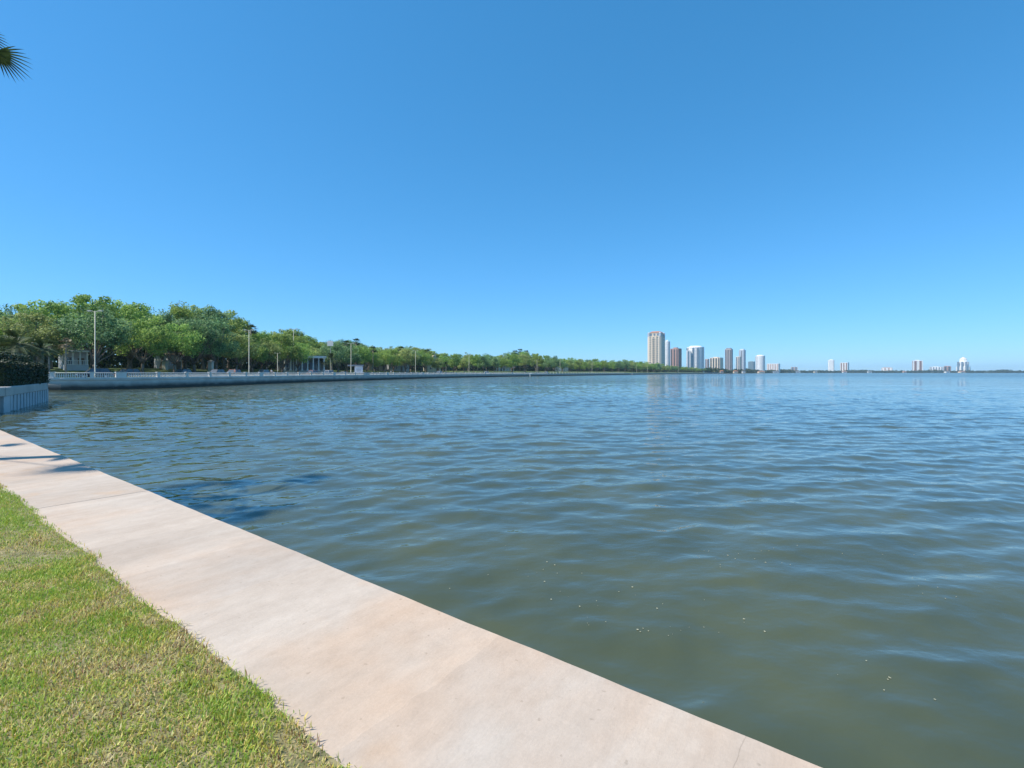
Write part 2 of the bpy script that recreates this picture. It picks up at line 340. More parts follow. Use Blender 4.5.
# ------------------------------------------------------------------ water
def watermat():
    m = bpy.data.materials.new('bay_water'); m.use_nodes = True; nt = m.node_tree; N = nt.nodes; L = nt.links
    b = N['Principled BSDF']; b.inputs['Roughness'].default_value = .04; b.inputs['IOR'].default_value = 1.40
    g = N.new('ShaderNodeNewGeometry')
    # unresolved small ripples far out act as roughness
    l0 = N.new('ShaderNodeVectorMath'); l0.operation = 'LENGTH'; L.new(g.outputs['Position'], l0.inputs[0])
    rg = N.new('ShaderNodeMapRange'); rg.inputs['From Min'].default_value = 60; rg.inputs['From Max'].default_value = 450; rg.inputs['To Min'].default_value = .04; rg.inputs['To Max'].default_value = .20
    L.new(l0.outputs['Value'], rg.inputs[0]); L.new(rg.outputs[0], b.inputs['Roughness'])
    def noise(rot, sx, sy, scale, det, rough=.5, off=(0,0,0), dist=0):
        q = N.new('ShaderNodeMapping'); q.vector_type = 'TEXTURE'
        q.inputs['Rotation'].default_value = (0,0,R(rot)); q.inputs['Scale'].default_value = (sx, sy, 1); q.inputs['Location'].default_value = off
        L.new(g.outputs['Position'], q.inputs[0])
        n = N.new('ShaderNodeTexNoise'); n.inputs['Scale'].default_value = scale; n.inputs['Detail'].default_value = det; n.inputs['Roughness'].default_value = rough; n.inputs['Distortion'].default_value = dist
        L.new(q.outputs[0], n.inputs['Vector']); return n.outputs['Fac']
    cn = noise(0, 1, 1, .5, 3); r = N.new('ShaderNodeValToRGB'); e = r.color_ramp.elements
    e[0].position = .35; e[0].color = (.056,.072,.044,1); e[1].position = .65; e[1].color = (.080,.092,.046,1)
    L.new(cn, r.inputs[0]); L.new(r.outputs[0], b.inputs['Base Color'])
    def mul(a, k):
        x = N.new('ShaderNodeMath'); x.operation = 'MULTIPLY'; L.new(a, x.inputs[0])
        if isinstance(k, (int, float)): x.inputs[1].default_value = k
        else: L.new(k, x.inputs[1])
        return x.outputs[0]
    def add(a, c):
        x = N.new('ShaderNodeMath'); x.operation = 'ADD'; L.new(a, x.inputs[0]); L.new(c, x.inputs[1]); return x.outputs[0]
    big = mul(noise(-14, 1.5, 1, .62, 2, .45, (3,1,0), .5), .22)
    mid = mul(noise(-4, 1.5, 1, 1.9, 2, .5, (0,5,0), .5), .085)
    small = mul(noise(10, 1.4, 1, 5.5, 2, .5, (9,2,0)), .012)
    patch = noise(0, 3, 1, .06, 2); pr = N.new('ShaderNodeMapRange'); pr.inputs['From Min'].default_value = .3; pr.inputs['From Max'].default_value = .7; pr.inputs['To Min'].default_value = .6; pr.inputs['To Max'].default_value = 1.3
    L.new(patch, pr.inputs[0])
    huge = mul(noise(-10, 1.6, 1, .16, 2, .5, (13,1,0), .4), .6)
    ln = N.new('ShaderNodeVectorMath'); ln.operation = 'LENGTH'; L.new(g.outputs['Position'], ln.inputs[0])
    fd = N.new('ShaderNodeMapRange'); fd.inputs['From Min'].default_value = 50; fd.inputs['From Max'].default_value = 160; L.new(ln.outputs['Value'], fd.inputs[0])
    fm = N.new('ShaderNodeMapRange'); fm.inputs['From Min'].default_value = 14; fm.inputs['From Max'].default_value = 60; L.new(ln.outputs['Value'], fm.inputs[0])
    h = mul(add(add(mul(add(big, huge), fd.outputs[0]), mul(mid, fm.outputs[0])), small), pr.outputs[0])
    bp = N.new('ShaderNodeBump'); bp.inputs['Strength'].default_value = 1; bp.inputs['Distance'].default_value = 1
    L.new(h, bp.inputs['Height']); L.new(bp.outputs[0], b.inputs['Normal'])
    return m
def water_mesh():
    ang = np.concatenate([np.linspace(R(-10), R(190), 1350, endpoint=False), np.linspace(R(190), R(350), 110, endpoint=False)])
    rad = [1.3]
    while rad[-1] < 55: rad.append(rad[-1]*1.0072)
    while rad[-1] < 170: rad.append(rad[-1]*1.012)
    while rad[-1] < 7500: rad.append(rad[-1]*1.06)
    rad = np.array(rad); A, Rd = np.meshgrid(ang, rad); X = Rd*np.cos(A); Y = Rd*np.sin(A)
    Z = np.zeros_like(X); DX = np.zeros_like(X); DY = np.zeros_like(X)
    g = np.random.default_rng(21); near = Rd < 175; x = X[near]; y = Y[near]; z = np.zeros_like(x); dx = np.zeros_like(x); dy = np.zeros_like(x); rr = Rd[near]
    for lam0, lam1, n, slope, sprd in ((2.4, 4.2, 9, .015, .30), (1.2, 2.4, 18, .046, .36), (.62, 1.2, 26, .072, .50), (.30, .62, 30, .062, .75)):
        for i in range(n):
            lam = lam0*(lam1/lam0)**g.random(); k = 2*math.pi/lam; th = R(-74)+g.normal(0, sprd)
            a = slope*math.sqrt(2/n)/k; kx, ky = k*math.cos(th), k*math.sin(th); ph = kx*x+ky*y+g.uniform(0, 6.28)
            fade = np.clip((lam*110-rr)/(lam*50), 0, 1) if lam < 1.4 else np.clip((165-rr)/60, 0, 1)
            c_ = a*fade; z += c_*np.cos(ph); q_ = .75*c_*np.sin(ph); dx -= q_*math.cos(th); dy -= q_*math.sin(th)
    # calmer and rougher patches
    m = .65+.7*vnoise(x, y*1.0, .06, 77)
    m *= .62+.38*np.clip((rr-4)/14, 0, 1)          # sheltered close to the wall
    Z[near] = z*m; DX[near] = dx*m; DY[near] = dy*m
    n, k = X.shape; V = np.stack([X+DX, Y+DY, WATER+Z], -1).reshape(-1, 3)
    i, j = np.meshgrid(np.arange(n-1), np.arange(k), indexing='ij'); j2 = (j+1) % k
    Fq = np.stack([i*k+j, (i+1)*k+j, (i+1)*k+j2, i*k+j2], -1).reshape(-1)
    me = bpy.data.meshes.new('water'); me.vertices.add(len(V)); me.vertices.foreach_set('co', V.reshape(-1))
    q = len(Fq)//4; me.loops.add(len(Fq)); me.loops.foreach_set('vertex_index', Fq); me.polygons.add(q)
    me.polygons.foreach_set('loop_start', np.arange(q)*4); me.polygons.foreach_set('loop_total', np.full(q, 4)); me.polygons.foreach_set('use_smooth', np.ones(q, bool)); me.update(calc_edges=True)
    me.materials.append(watermat()); return link('water', me)
tag(water_mesh(), 'calm rippled bay water, murky green near the walkway', None, None, 'structure')
# floating flecks resting on the wave surface
mb = MB(); _me = bpy.data.objects['water'].data; _n = 1460*330
_co = np.empty(len(_me.vertices)*3); _me.vertices.foreach_get('co', _co); _co = _co.reshape(-1, 3)[:_n]
_px = 512+F*_co[:, 0]/np.maximum(_co[:, 1], .1); _py = HZ+F*(EYE-WATER)/np.maximum(_co[:, 1], .1)
_ok = np.where((_co[:, 1] > 1.5) & (_px > 430) & (_px < 960) & (_py > 545) & (_py < 775) & (_co[:, 0]*Nn.x+_co[:, 1]*Nn.y > NW+.15) & (vnoise(_co[:, 0], _co[:, 1], 1.1, 5) > .5))[0]
for i in random.sample(list(_ok), 75):
    x, y, z = _co[i]; r = random.uniform(.003, .008) if random.random() < .85 else .012; a = random.uniform(0, 3)
    mb.add([(x+r*math.cos(a+k*1.05)*random.uniform(.6,1.2), y+r*math.sin(a+k*1.05)*1.2, z+.004+.002*(k % 2)) for k in range(6)]+[(x, y, z+.009)], [(k, (k+1) % 6, 6) for k in range(6)])
tag(mb.build('floating_flecks', mat('foam_fleck', (.32,.32,.22), .7)), 'tiny pale flecks floating on the green water by the walkway', 'flecks', None, 'stuff')

# ------------------------------------------------------------------ far shore curve
ctrl = [(-180,66),(-110,69),(-84,70.3),(-67,71.8),(-61.5,76),(-58.5,88),(-57.3,110),(-55.8,133),(-48.7,168),(-37,225),(-12,290),(36.4,380),(114.6,520),(242,750),(467,1100),(640,1350),(900,1720),(1330,2300),(1750,2560),(2700,2600),(4200,2650),(6500,2900)]
def catmull(P, n=24):
    out = []
    for i in range(len(P)-1):
        p0 = Vector(P[max(i-1,0)]); p1 = Vector(P[i]); p2 = Vector(P[i+1]); p3 = Vector(P[min(i+2, len(P)-1)])
        d1 = (p2-p1).length
        m1 = (p2-p0)*(d1/max((p2-p1).length+(p1-p0).length, 1e-6)); m2 = (p3-p1)*(d1/max((p3-p2).length+(p2-p1).length, 1e-6))
        for k in range(n):
            t = k/n
            out.append(p1*(2*t**3-3*t*t+1)+m1*(t**3-2*t*t+t)+p2*(-2*t**3+3*t*t)+m2*(t**3-t*t))
    out.append(Vector(P[-1])); return out
shore = catmull(ctrl)
arc = [0.0]
for a, b_ in zip(shore[:-1], shore[1:]): arc.append(arc[-1]+(b_-a).length)
arc = np.array(arc); SX = np.array([p.x for p in shore]); SY = np.array([p.y for p in shore])
def P(s): return Vector((float(np.interp(s, arc, SX)), float(np.interp(s, arc, SY)), 0))
def Tn(s): return (P(s+.5)-P(s-.5)).normalized()
LD = Vector((-.72, .69, 0)).normalized()     # landward
prof_o = [0, 5.2, 5.25, 15.5, 15.55, 19.5, 19.55, 29.5, 29.55, 36, 46, 60, 400]
prof_z = [.70, .72, .60, .62, .75, .78, .64, .66, .85, 1.5, 2.4, 2.8, 3.4]
def GZ(o): return float(np.interp(o, prof_o, prof_z))
def Q(s, o, dz=0): p = P(s)+LD*o; p.z = GZ(o)+dz; return p
def px_of(p): return 512+F*p.x/p.y
def s_at(px, o=0, s0=60, s1=3000):
    best = None
    ss = np.arange(s0, s1, .5)
    pr = [px_of(P(s)+LD*o) for s in ss]
    for i in range(len(ss)-1):
        if (pr[i]-px)*(pr[i+1]-px) <= 0: return float(ss[i]+(ss[i+1]-ss[i])*(px-pr[i])/(pr[i+1]-pr[i]+1e-9))
    return float(ss[int(np.argmin([abs(a-px) for a in pr]))])
# ground of the far side, one sheet with pavement, road, median, lawn strips
smax = arc[-1]
ss = list(np.arange(0, 600, 4))+list(np.arange(600, 2200, 25))+list(np.arange(2200, smax, 120))
wall_end = s_at(722)
def strip(name, o0, o1, m, smx=smax, lift=0, label=None):
    mb = MB(); os_ = [o0]+[o for o in prof_o if o0 < o < o1]+[o1]
    sl_ = [s for s in ss if s <= smx]; vs = [tuple(Q(s, o, lift)) for s in sl_ for o in os_]; k = len(os_)
    mb.add(vs, [(i*k+j, (i+1)*k+j, (i+1)*k+j+1, i*k+j+1) for i in range(len(sl_)-1) for j in range(k-1)])
    return tag(mb.build(name, m), label, None, None, 'structure')
strip('sidewalk', 0, 5.2, M_['side'], wall_end, label='pale waterfront sidewalk behind the balustrade')
strip('kerb', 5.2, 5.25, M_['side'], wall_end)
strip('road', 5.25, 15.5, M_['asph'], wall_end, label='asphalt boulevard nearest the bay')
strip('median', 15.5, 19.55, M_['lawn'], wall_end, label='grass median of the boulevard')
strip('road', 19.55, 29.5, M_['asph'], wall_end, label='asphalt boulevard beside the houses')
strip('lawn', 29.5, 60, M_['lawn'], wall_end, label='green lawn under the far trees')
mb = MB()
for (s0, o) in ((0, 10.4), (0, 24.5)):
    s = 20
    while s < 500:
        a, b_, c_, d_ = Q(s, o-.06, .004), Q(s, o+.06, .004), Q(s+3, o+.06, .004), Q(s+3, o-.06, .004); mb.add([a, d_, c_, b_], [(0,1,2,3)]); s += 9
tag(mb.build('lane_markings', M_['white']), 'white dashed lane lines on the boulevard', None, None, 'structure')
# hinterland to far, from lawn to 5 km
mb = MB(); sl_ = ss; offs = [60, 400, 1500]; vs = []
for s in sl_:
    for o in (60 if s <= wall_end else 0, 400, 1500): vs.append(tuple(Q(s, o) if o else Q(s, 0, -1.0)))
mb.add(vs, [(i*3+j, (i+1)*3+j, (i+1)*3+j+1, i*3+j+1) for i in range(len(sl_)-1) for j in range(2)])
tag(mb.build('terrain', M_['soil']), 'low land behind the far shore', None, None, 'structure')

# sea wall of the boulevard
def wallmat():
    m = mat('sea_wall_concrete', (.46,.43,.38), .85, (.62,.58,.51), .5, (1,1,2), bump=.02, bscale=5); nt = m.node_tree; N = nt.nodes; L = nt.links
    b = N['Principled BSDF']; src = b.inputs['Base Color'].links[0].from_socket
    g = N.new('ShaderNodeNewGeometry'); sp = N.new('ShaderNodeSeparateXYZ'); L.new(g.outputs['Position'], sp.inputs[0])
    nz = N.new('ShaderNodeTexNoise'); nz.inputs['Scale'].default_value = .7; nz.inputs['Detail'].default_value = 6; L.new(g.outputs['Position'], nz.inputs['Vector'])
    ad = N.new('ShaderNodeMath'); ad.operation = 'MULTIPLY_ADD'; ad.inputs[1].default_value = .5; L.new(nz.outputs['Fac'], ad.inputs[0]); L.new(sp.outputs['Z'], ad.inputs[2])
    mr = N.new('ShaderNodeMapRange'); mr.inputs['From Min'].default_value = -.40; mr.inputs['From Max'].default_value = .50; L.new(ad.outputs[0], mr.inputs[0])
    mx = N.new('ShaderNodeMix'); mx.data_type = 'RGBA'; mx.inputs[6].default_value = (.045,.048,.04,1); L.new(mr.outputs[0], mx.inputs['Factor']); L.new(src, mx.inputs[7]); L.new(mx.outputs[2], b.inputs['Base Color'])
    return m
M_['wall'] = wallmat()
mb = MB()
sl_ = [s for s in list(np.arange(0, 330, 1.5))+list(np.arange(330, 2200, 12)) if s < wall_end]
pr = [(-.30, -3), (-.22, -.2), (-.10, .42), (-.22, .44), (-.22, .70), (.3, .705)]
vs = []
for s in sl_:
    t = Tn(s); n_ = Vector((-t.y, t.x, 0))
    for o, z in pr: q = P(s)+n_*o; vs.append((q.x, q.y, z))
k = len(pr); mb.add(vs, [(i*k+j, (i+1)*k+j, (i+1)*k+j+1, i*k+j+1) for i in range(len(sl_)-1) for j in range(k-1)])
tag(mb.build('sea_wall', M_['wall']), 'long grey sea wall below the far balustrade, dark at the waterline', 'wall')

# balustrade
bal = thing('balustrade', 'long white concrete balustrade along the far waterfront sidewalk', 'balustrade', (0,0,0))
def railprof(name, pr, smx, s0=0):
    mb = MB(); vs = []; sl_ = [s for s in list(np.arange(s0, 330, 1.5))+list(np.arange(330, 2200, 12)) if s0 <= s < smx]
    for s in sl_:
        t = Tn(s); n_ = Vector((-t.y, t.x, 0))
        for o, z in pr: q = P(s)+n_*o; vs.append((q.x, q.y, z))
    k = len(pr); mb.add(vs, [(i*k+j, (i+1)*k+j, (i+1)*k+(j+1) % k, i*k+(j+1) % k) for i in range(len(sl_)-1) for j in range(k)])
    return mb.build(name, M_['rail'], bal)
railprof('top_rail', [(-.12,1.47),(-.14,1.50),(-.14,1.57),(-.10,1.60),(.14,1.60),(.18,1.57),(.18,1.47)], wall_end)
railprof('base_rail', [(-.12,.70),(-.12,.86),(.16,.86),(.16,.70)], wall_end)
s_first = s_at(40)
lamp_px = [95, 249, 351, 415.5, 469, 537, 560, 592, 636.4, 647.5, 678.6]
lamp_s = [s_at(p, 0) for p in lamp_px]
piers = []; s = s_at(52.5)
anchors = [s_at(52.5), s_at(92), s_at(121)]
piers = [(anchors[0], .5), (anchors[1], .5), (anchors[2], 1.4)]
s = anchors[0]-5.7
while s > 20: piers.append((s, .5)); s -= 5.7
s = anchors[2]+5.9; i = 1
while s < 620:
    piers.append((s, 1.4 if i % 6 == 0 else .5)); s += 5.9; i += 1
piers.sort()
def orient(s):
    t = Tn(s); return Matrix.Translation(P(s)) @ Matrix(((t.x,-t.y,0,0),(t.y,t.x,0,0),(0,0,1,0),(0,0,0,1)))
pms = {}
for wd in (.5, 1.4):
    mb = MB(); mb.box(-wd/2, wd/2, -.19, .24, .70, 1.63); mb.box(-wd/2-.05, wd/2+.05, -.23, .28, 1.632, 1.70); mb.box(-wd/2-.04, wd/2+.04, -.22, .27, .70, .88)
    pms[wd] = mb.mesh('pier', M_['rail'])
vis = [(s, wd) for s, wd in piers if s >= s_first-6]
for i, (s, wd) in enumerate(vis[:95]):
    o = link('pier', pms[wd], bal); o.matrix_local = orient(s)
# balusters
mb = MB(); 
ring = [(.06,.86),(.07,.90),(.06,.95),(.10,1.08),(.09,1.16),(.06,1.30),(.07,1.40),(.07,1.47)]
mb.tube([(0,0.02,z) for r, z in ring], [r for r, z in ring], 8)
bme = mb.mesh('baluster', M_['rail'], True)
rest = MB(); cnt = 0; s = s_first-1
restparts = []
while s < 420:
    if all(abs(s-ps) > wd/2+.1 for ps, wd in piers):
        if cnt < 100:
            o = link('baluster', bme, bal); o.matrix_local = orient(s)
        else:
            M0 = orient(s); n6 = 6
            pts = [M0 @ Vector((r*math.cos(2*math.pi*k/n6), .02+r*math.sin(2*math.pi*k/n6), z)) for r, z in ((.05,.86),(.085,1.1),(.05,1.32),(.055,1.47)) for k in range(n6)]
            rest.add(pts, [(i*n6+k, i*n6+(k+1) % n6, (i+1)*n6+(k+1) % n6, (i+1)*n6+k) for i in range(3) for k in range(n6)])
        cnt += 1
    s += .26
tag(rest.build('baluster', M_['rail'], bal, True), kind='stuff')
mb = MB(); s = s_first-2
while s > 10:
    mb.box(-.06, .06, -.06, .1, .86, 1.47, M=orient(s)); s -= .32
tag(mb.build('baluster', M_['rail'], bal), kind='stuff')

# ------------------------------------------------------------------ street lamps
def lamp_meshes(h, double):
    a = MB(); a.tube([(0,0,0),(0,0,.5),(0,0,.55),(0,0,h)], [.13,.12,.085,.055], 10)
    b = MB(); 
    for sg in ((1,-1) if double else (1,)):
        b.tube([(0,0,h-.25),(sg*.35,0,h-.02),(sg*.7,0,h+.05)], [.04,.035,.03], 6)
    c = MB()
    c.box(-.32,.32,-.13,.13,-.07,.06); c.box(-.2,.2,-.09,.09,.06,.10)
    g = MB(); g.box(-.22,.22,-.1,.1,-.095,-.071)
    return a.mesh('pole', M_['metal'], True), b.mesh('arm', M_['metal'], True), c.mesh('lamp_head', M_['metal']), g.mesh('lens', M_['lampglass'])
LM = {True: lamp_meshes(10.3, True), False: lamp_meshes(10.3, False)}
lamp_lab = ['tallest street lamp on a pale pole, leftmost, behind the dark car', 'pale street lamp pole rising beside the tuft-topped palm, second from left',
 'street lamp pole directly behind the flat-roofed white kiosk', 'slim street lamp pole between the kiosk and the white car', 'slim street lamp pole just right of the white car',
 'distant street lamp pole, left one of a close pair mid shoreline', 'distant street lamp pole, right one of a close pair mid shoreline', 'tiny street lamp pole halfway from the close pair to the tall cream tower',
 'distant street lamp pole left of the tall cream tower', 'distant street lamp pole in front of the left edge of the tall cream tower', 'distant street lamp pole in front of the pinkish brick tower']
for i, (px, s) in enumerate(zip(lamp_px, lamp_s)):
    t_ = Tn(s); o_ = 1.2
    s2 = s_at(px, o_); p = Q(s2, o_)
    dbl = i in (0,1,2,3)
    L_ = thing('street_lamp', lamp_lab[i], 'street lamp', p, 0, 'street lamps along the balustrade')
    pm, am, hm, gm = LM[dbl]
    link('pole', pm, L_); link('arm', am, L_)
    for sg in ((1,-1) if dbl else (1,)):
        hh = link('lamp_head', hm, L_, (sg*.85, 0, 10.33)); link('lens', gm, hh)
# lower double lamps across the road
for px, o_, lab in ((277.5, 17.5, 'short double-armed street lamp on the median before the columned white house'), (293.5, 32, 'tall street lamp whose head shows above the trees over the columned white house')):
    s2 = s_at(px, o_); p = Q(s2, o_)
    L_ = thing('street_lamp', lab, 'street lamp', p, 0, 'street lamps across the road')
    pm, am, hm, gm = LM[True]
    for o in (link('pole', pm, L_), link('arm', am, L_)): pass
    for sg in (1,-1):
        hh = link('lamp_head', hm, L_, (sg*.85, 0, 10.33)); link('lens', gm, hh)
    tgt = {277.5: 353, 293.5: 329}[px]
    sc_ = ((HZ-tgt)/F*p.y+EYE-p.z)/10.33
    L_.scale = (max(.8, sc_**.5), 1, sc_)

# ------------------------------------------------------------------ trees
def crown_mesh(name, m, seed, H=14, W=13, nl=22, q=6200, base=.28, leaf=.42, flat=1.0):
    r = np.random.default_rng(seed)
    lobes = []
    nl = int(nl*2.1)
    for i in range(nl):
        a = r.uniform(0, 2*math.pi); rr = math.sqrt(r.random())*.40*W
        zf = r.uniform(0, 1); env = math.cos((rr/(W*.5))*1.25)
        z = H*(base+.12)+(H*(1-base)-H*.16)*zf*max(env, .25)
        lobes.append((rr*math.cos(a), rr*math.sin(a), z, r.uniform(.075, .15)*W))
    for i in range(16):
        a = r.uniform(0, 2*math.pi); rr = r.uniform(.1, .52)*W; zt = H*(1-.32*(rr/(.5*W))**2)-r.uniform(0, .12)*H
        lobes.append((rr*math.cos(a), rr*math.sin(a), zt, r.uniform(.045, .085)*W))
    nl = len(lobes)
    wts = np.array([l[3]**2 for l in lobes]); wts /= wts.sum(); pick = r.choice(nl, q, p=wts)
    L = np.array(lobes)[pick]
    d = r.normal(size=(q, 3)); d /= np.linalg.norm(d, axis=1)[:, None]
    rad = L[:, 3]*(r.uniform(.25, 1.0, q)**.5*1.08); wob = 1+.22*np.sin(d[:, 0]*5+pick)*np.sin(d[:, 1]*6+pick*2)*1.2
    c = L[:, :3]+d*(rad*wob)[:, None]*np.array([1, 1, .72*flat])
    zb = H*base*.8; zt_ = np.percentile(c[:, 2], 99.3); c[:, 2] = np.where(c[:, 2] > zb, zb+(c[:, 2]-zb)*(H-zb)/(zt_-zb), zb+r.uniform(0, .05, q)*H)
    # normal biased outwards
    nn = d+r.normal(size=(q, 3))*.7; nn[:, 2] += .5; nn /= np.linalg.norm(nn, axis=1)[:, None]
    t = np.cross(nn, r.normal(size=(q, 3))); t /= np.linalg.norm(t, axis=1)[:, None]; b = np.cross(nn, t)
    sz = leaf*r.uniform(.5, 1.25, q)[:, None]
    Q4 = np.stack([c-t*sz*.6, c-b*sz*.42+nn*sz*.1, c+t*sz*.6, c+b*sz*.42-nn*sz*.1], 1)
    me = bpy.data.meshes.new(name); me.vertices.add(q*4); me.vertices.foreach_set('co', Q4.reshape(-1))
    me.loops.add(q*4); me.loops.foreach_set('vertex_index', np.arange(q*4)); me.polygons.add(q)
    me.polygons.foreach_set('loop_start', np.arange(q)*4); me.polygons.foreach_set('loop_total', np.full(q, 4)); me.update(calc_edges=True)
    at = me.attributes.new('leafrnd', 'FLOAT', 'FACE'); at.data.foreach_set('value', r.random(q))
    me.materials.append(m); return me, lobes
def trunk_mesh(name, lobes, seed, H=14, tr=.38, base=.28):
    r = random.Random(seed); mb = MB(); f = H*base*r.uniform(.5, .7)
    lx, ly = r.uniform(-.4, .4), r.uniform(-.4, .4)
    mb.tube([(0,0,-.3),(0,0,.4),(lx*.5,ly*.5,f*.6),(lx,ly,f)], [tr*1.5,tr*1.05,tr*.9,tr*.8], 9, cap=True)
    for l in r.sample(lobes, 9):
        e = Vector(l[:3]); st = Vector((lx, ly, f-.1)); mid = st.lerp(e, .5)+Vector((0,0,-.06*H*r.random()))
        mb.tube([st, st.lerp(mid, .5)+Vector((0,0,.2)), mid, e], [tr*.5, tr*.38, tr*.25, .04], 6)
    return mb.mesh(name, M_['bark'], True)
PT = []
for i, (mk, base, nl, fl) in enumerate([('leafA',.30,22,1),('leafA',.26,18,1.1),('leafB',.30,24,.9),('leafB',.28,20,1),('leafC',.30,24,1.1),('leafC',.27,20,1.2),('leafA',.3,16,.9),('leafC',.3,17,1.0)]):
    cm, lb = crown_mesh('crown', M_[mk], 100+i, base=base, nl=nl, flat=fl, q=9500, leaf=.34)
    PT.append((cm, trunk_mesh('trunk', lb, i, base=base), mk))
KA = {'leafA': [0,1,6], 'leafB': [2,3], 'leafC': [4,5,7]}
def tree(px, s, o, H, W, kind, label, group=None, seed=0, name='oak_tree', dz=0):
    r = random.Random(seed*31+int(px*7)); i = r.choice(KA[kind]); cm, tm, _ = PT[i]
    p = Q(s, o, dz)
    t = thing(name, label, 'tree', p, r.uniform(0, 6.28), group)
    t.scale = (W/13*r.uniform(.94,1.06), W/13*r.uniform(.94,1.06), H/14)
    link('crown', cm, t); link('trunk', tm, t); return t
TP = [(-40,301),(0,301),(25,303),(50,300),(70,301),(82,302),(92,293),(106,292),(116,297),(132,306),(150,306),(170,306),(185,303),(200,308),(215,312),(232,314),(243,324),(262,329),(275,326),(285,327),(296,326),(306,334),(320,337),(340,339),(352,336),(364,343),(378,346),(400,344),(416,344),(428,348),(438,353),(455,353),(480,353),(500,355),(515,351),(528,350),(540,353),(560,357),(600,359),(636,360),(650,362),(680,366),(722,369),(800,371)]
def top_h(px, depth, gz): return (HZ-np.interp(px, [a for a,_ in TP], [b for _,b in TP]))/F*depth+EYE-gz
ordn = ['first','second','third','fourth','fifth','sixth','seventh','eighth','ninth','tenth','eleventh','twelfth']
def segphrase(px):
    names = [(95,'leftmost lamp post'),(249,'second lamp post'),(351,'kiosk lamp post'),(415.5,'fourth lamp post')]
    k = None
    for i, (a, n_) in enumerate(names):
        if px > a: k = i
    return k, names
tone = {'leafA': 'fresh bright green', 'leafB': 'olive green', 'leafC': 'deep green'}
def kind_at(px, r):
    if px < 30: return r.choice(['leafA','leafC'])
    if px < 60: return r.choice(['leafB','leafA','leafC'])
    if px < 90: return r.choice(['leafB','leafA','leafA'])
    if px < 235: return r.choice(['leafC','leafA','leafC','leafA'])
    if px < 258: return r.choice(['leafB','leafA'])
    if px < 320: return r.choice(['leafA','leafA','leafB'])
    if px < 352: return 'leafC'
    return r.choice(['leafA','leafB','leafA','leafB','leafC'])
r = random.Random(5); counts = {}
def nice(p): return 'seg%s' % p
def tree_row(o, step, s0, s1, fac, rowname, rowtag, wj):
    s = s0; n_=0
    while s < s1:
        p = Q(s+r.uniform(-1.5,1.5), o+r.uniform(-3,3)); px = px_of(p)
        d = p.y
        if px > 440: break
        H = top_h(px, d, p.z)*r.uniform(*fac)*(.93 if px > 236 else 1); W = min(15.5, max(8.5, H*r.uniform(.8, 1.05)))*wj
        if px > -40 and px < 452:
            kd = kind_at(px, r)
            k, names = segphrase(px)
            key = (rowtag, k, kd); counts[key] = counts.get(key, 0)+1
            if k is None: lab = f"{ordn[counts[key]-1]} {tone[kd]} oak {rowname} left of the leftmost lamp post"
            else: lab = f"{ordn[counts[key]-1]} {tone[kd]} oak {rowname} right of the {names[k][1]}"
            tree(px, s, o+r.uniform(-2,2), H, W, kd, lab, 'trees along the boulevard', int(s*3))
        s += step*r.uniform(.85, 1.2)
sA = 30
tree_row(33, 8.5, sA, 900, (.70,.92), 'in the front row', 'A', 1.0)
tree_row(47, 8.5, sA, 900, (.88,1.02), 'in the second row', 'B', 1.05)
tree_row(64, 10, sA, 900, (.86,.99), 'in the back row', 'C', 1.2)
# trees beyond px 440: share labels by stretch
far_seg = [(440,500,'rounded green tree among those right of the white car, before the palm tuft'),(500,560,'rounded green tree around the palm tuft at mid shoreline'),(560,640,'small rounded green tree left of the tall cream tower'),(640,730,'small rounded green tree at the foot of the towers')]
for px0, px1, lab in far_seg:
    for row, (o, fa) in enumerate(((33,(.72,.95)), (52,(.88,1.0)))):
        px = px0+r.uniform(0, 4)
        while px < px1:
            s = s_at(px, o, 150, 2600); p = Q(s, o)
            if p.y < 60: px += 5; continue
            H = top_h(px, p.y, p.z)*r.uniform(*fa); H = min(H, 21); W = min(17, max(10, H*r.uniform(.85, 1.15)))
            kd = r.choice(['leafA','leafB','leafA','leafC']) 
            tree(px, s, o, H, W, kd, lab, lab.replace('rounded green tree', 'trees').replace('small trees','small trees'), int(px*5))
            px += max(3.2, W*.62/p.y*F)
# wood behind, one mass
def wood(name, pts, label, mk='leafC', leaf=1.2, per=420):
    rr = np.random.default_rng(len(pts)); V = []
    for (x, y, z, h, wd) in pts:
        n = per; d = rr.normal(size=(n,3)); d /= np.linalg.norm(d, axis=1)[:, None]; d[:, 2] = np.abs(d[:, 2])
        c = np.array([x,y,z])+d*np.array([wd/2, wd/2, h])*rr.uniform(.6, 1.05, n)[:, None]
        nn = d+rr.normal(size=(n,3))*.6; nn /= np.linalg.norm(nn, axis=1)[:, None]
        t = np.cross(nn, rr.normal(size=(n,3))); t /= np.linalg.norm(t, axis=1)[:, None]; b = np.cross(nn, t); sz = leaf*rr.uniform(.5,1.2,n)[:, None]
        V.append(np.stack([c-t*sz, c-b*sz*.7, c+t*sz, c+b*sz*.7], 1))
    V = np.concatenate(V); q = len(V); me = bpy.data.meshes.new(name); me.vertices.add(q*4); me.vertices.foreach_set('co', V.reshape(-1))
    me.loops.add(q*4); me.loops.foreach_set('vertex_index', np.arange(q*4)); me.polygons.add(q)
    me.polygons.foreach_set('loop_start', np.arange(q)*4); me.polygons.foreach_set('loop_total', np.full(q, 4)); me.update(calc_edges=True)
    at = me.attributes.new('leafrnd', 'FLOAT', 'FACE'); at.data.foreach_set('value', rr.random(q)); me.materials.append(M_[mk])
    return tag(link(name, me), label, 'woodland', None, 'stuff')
pts = []
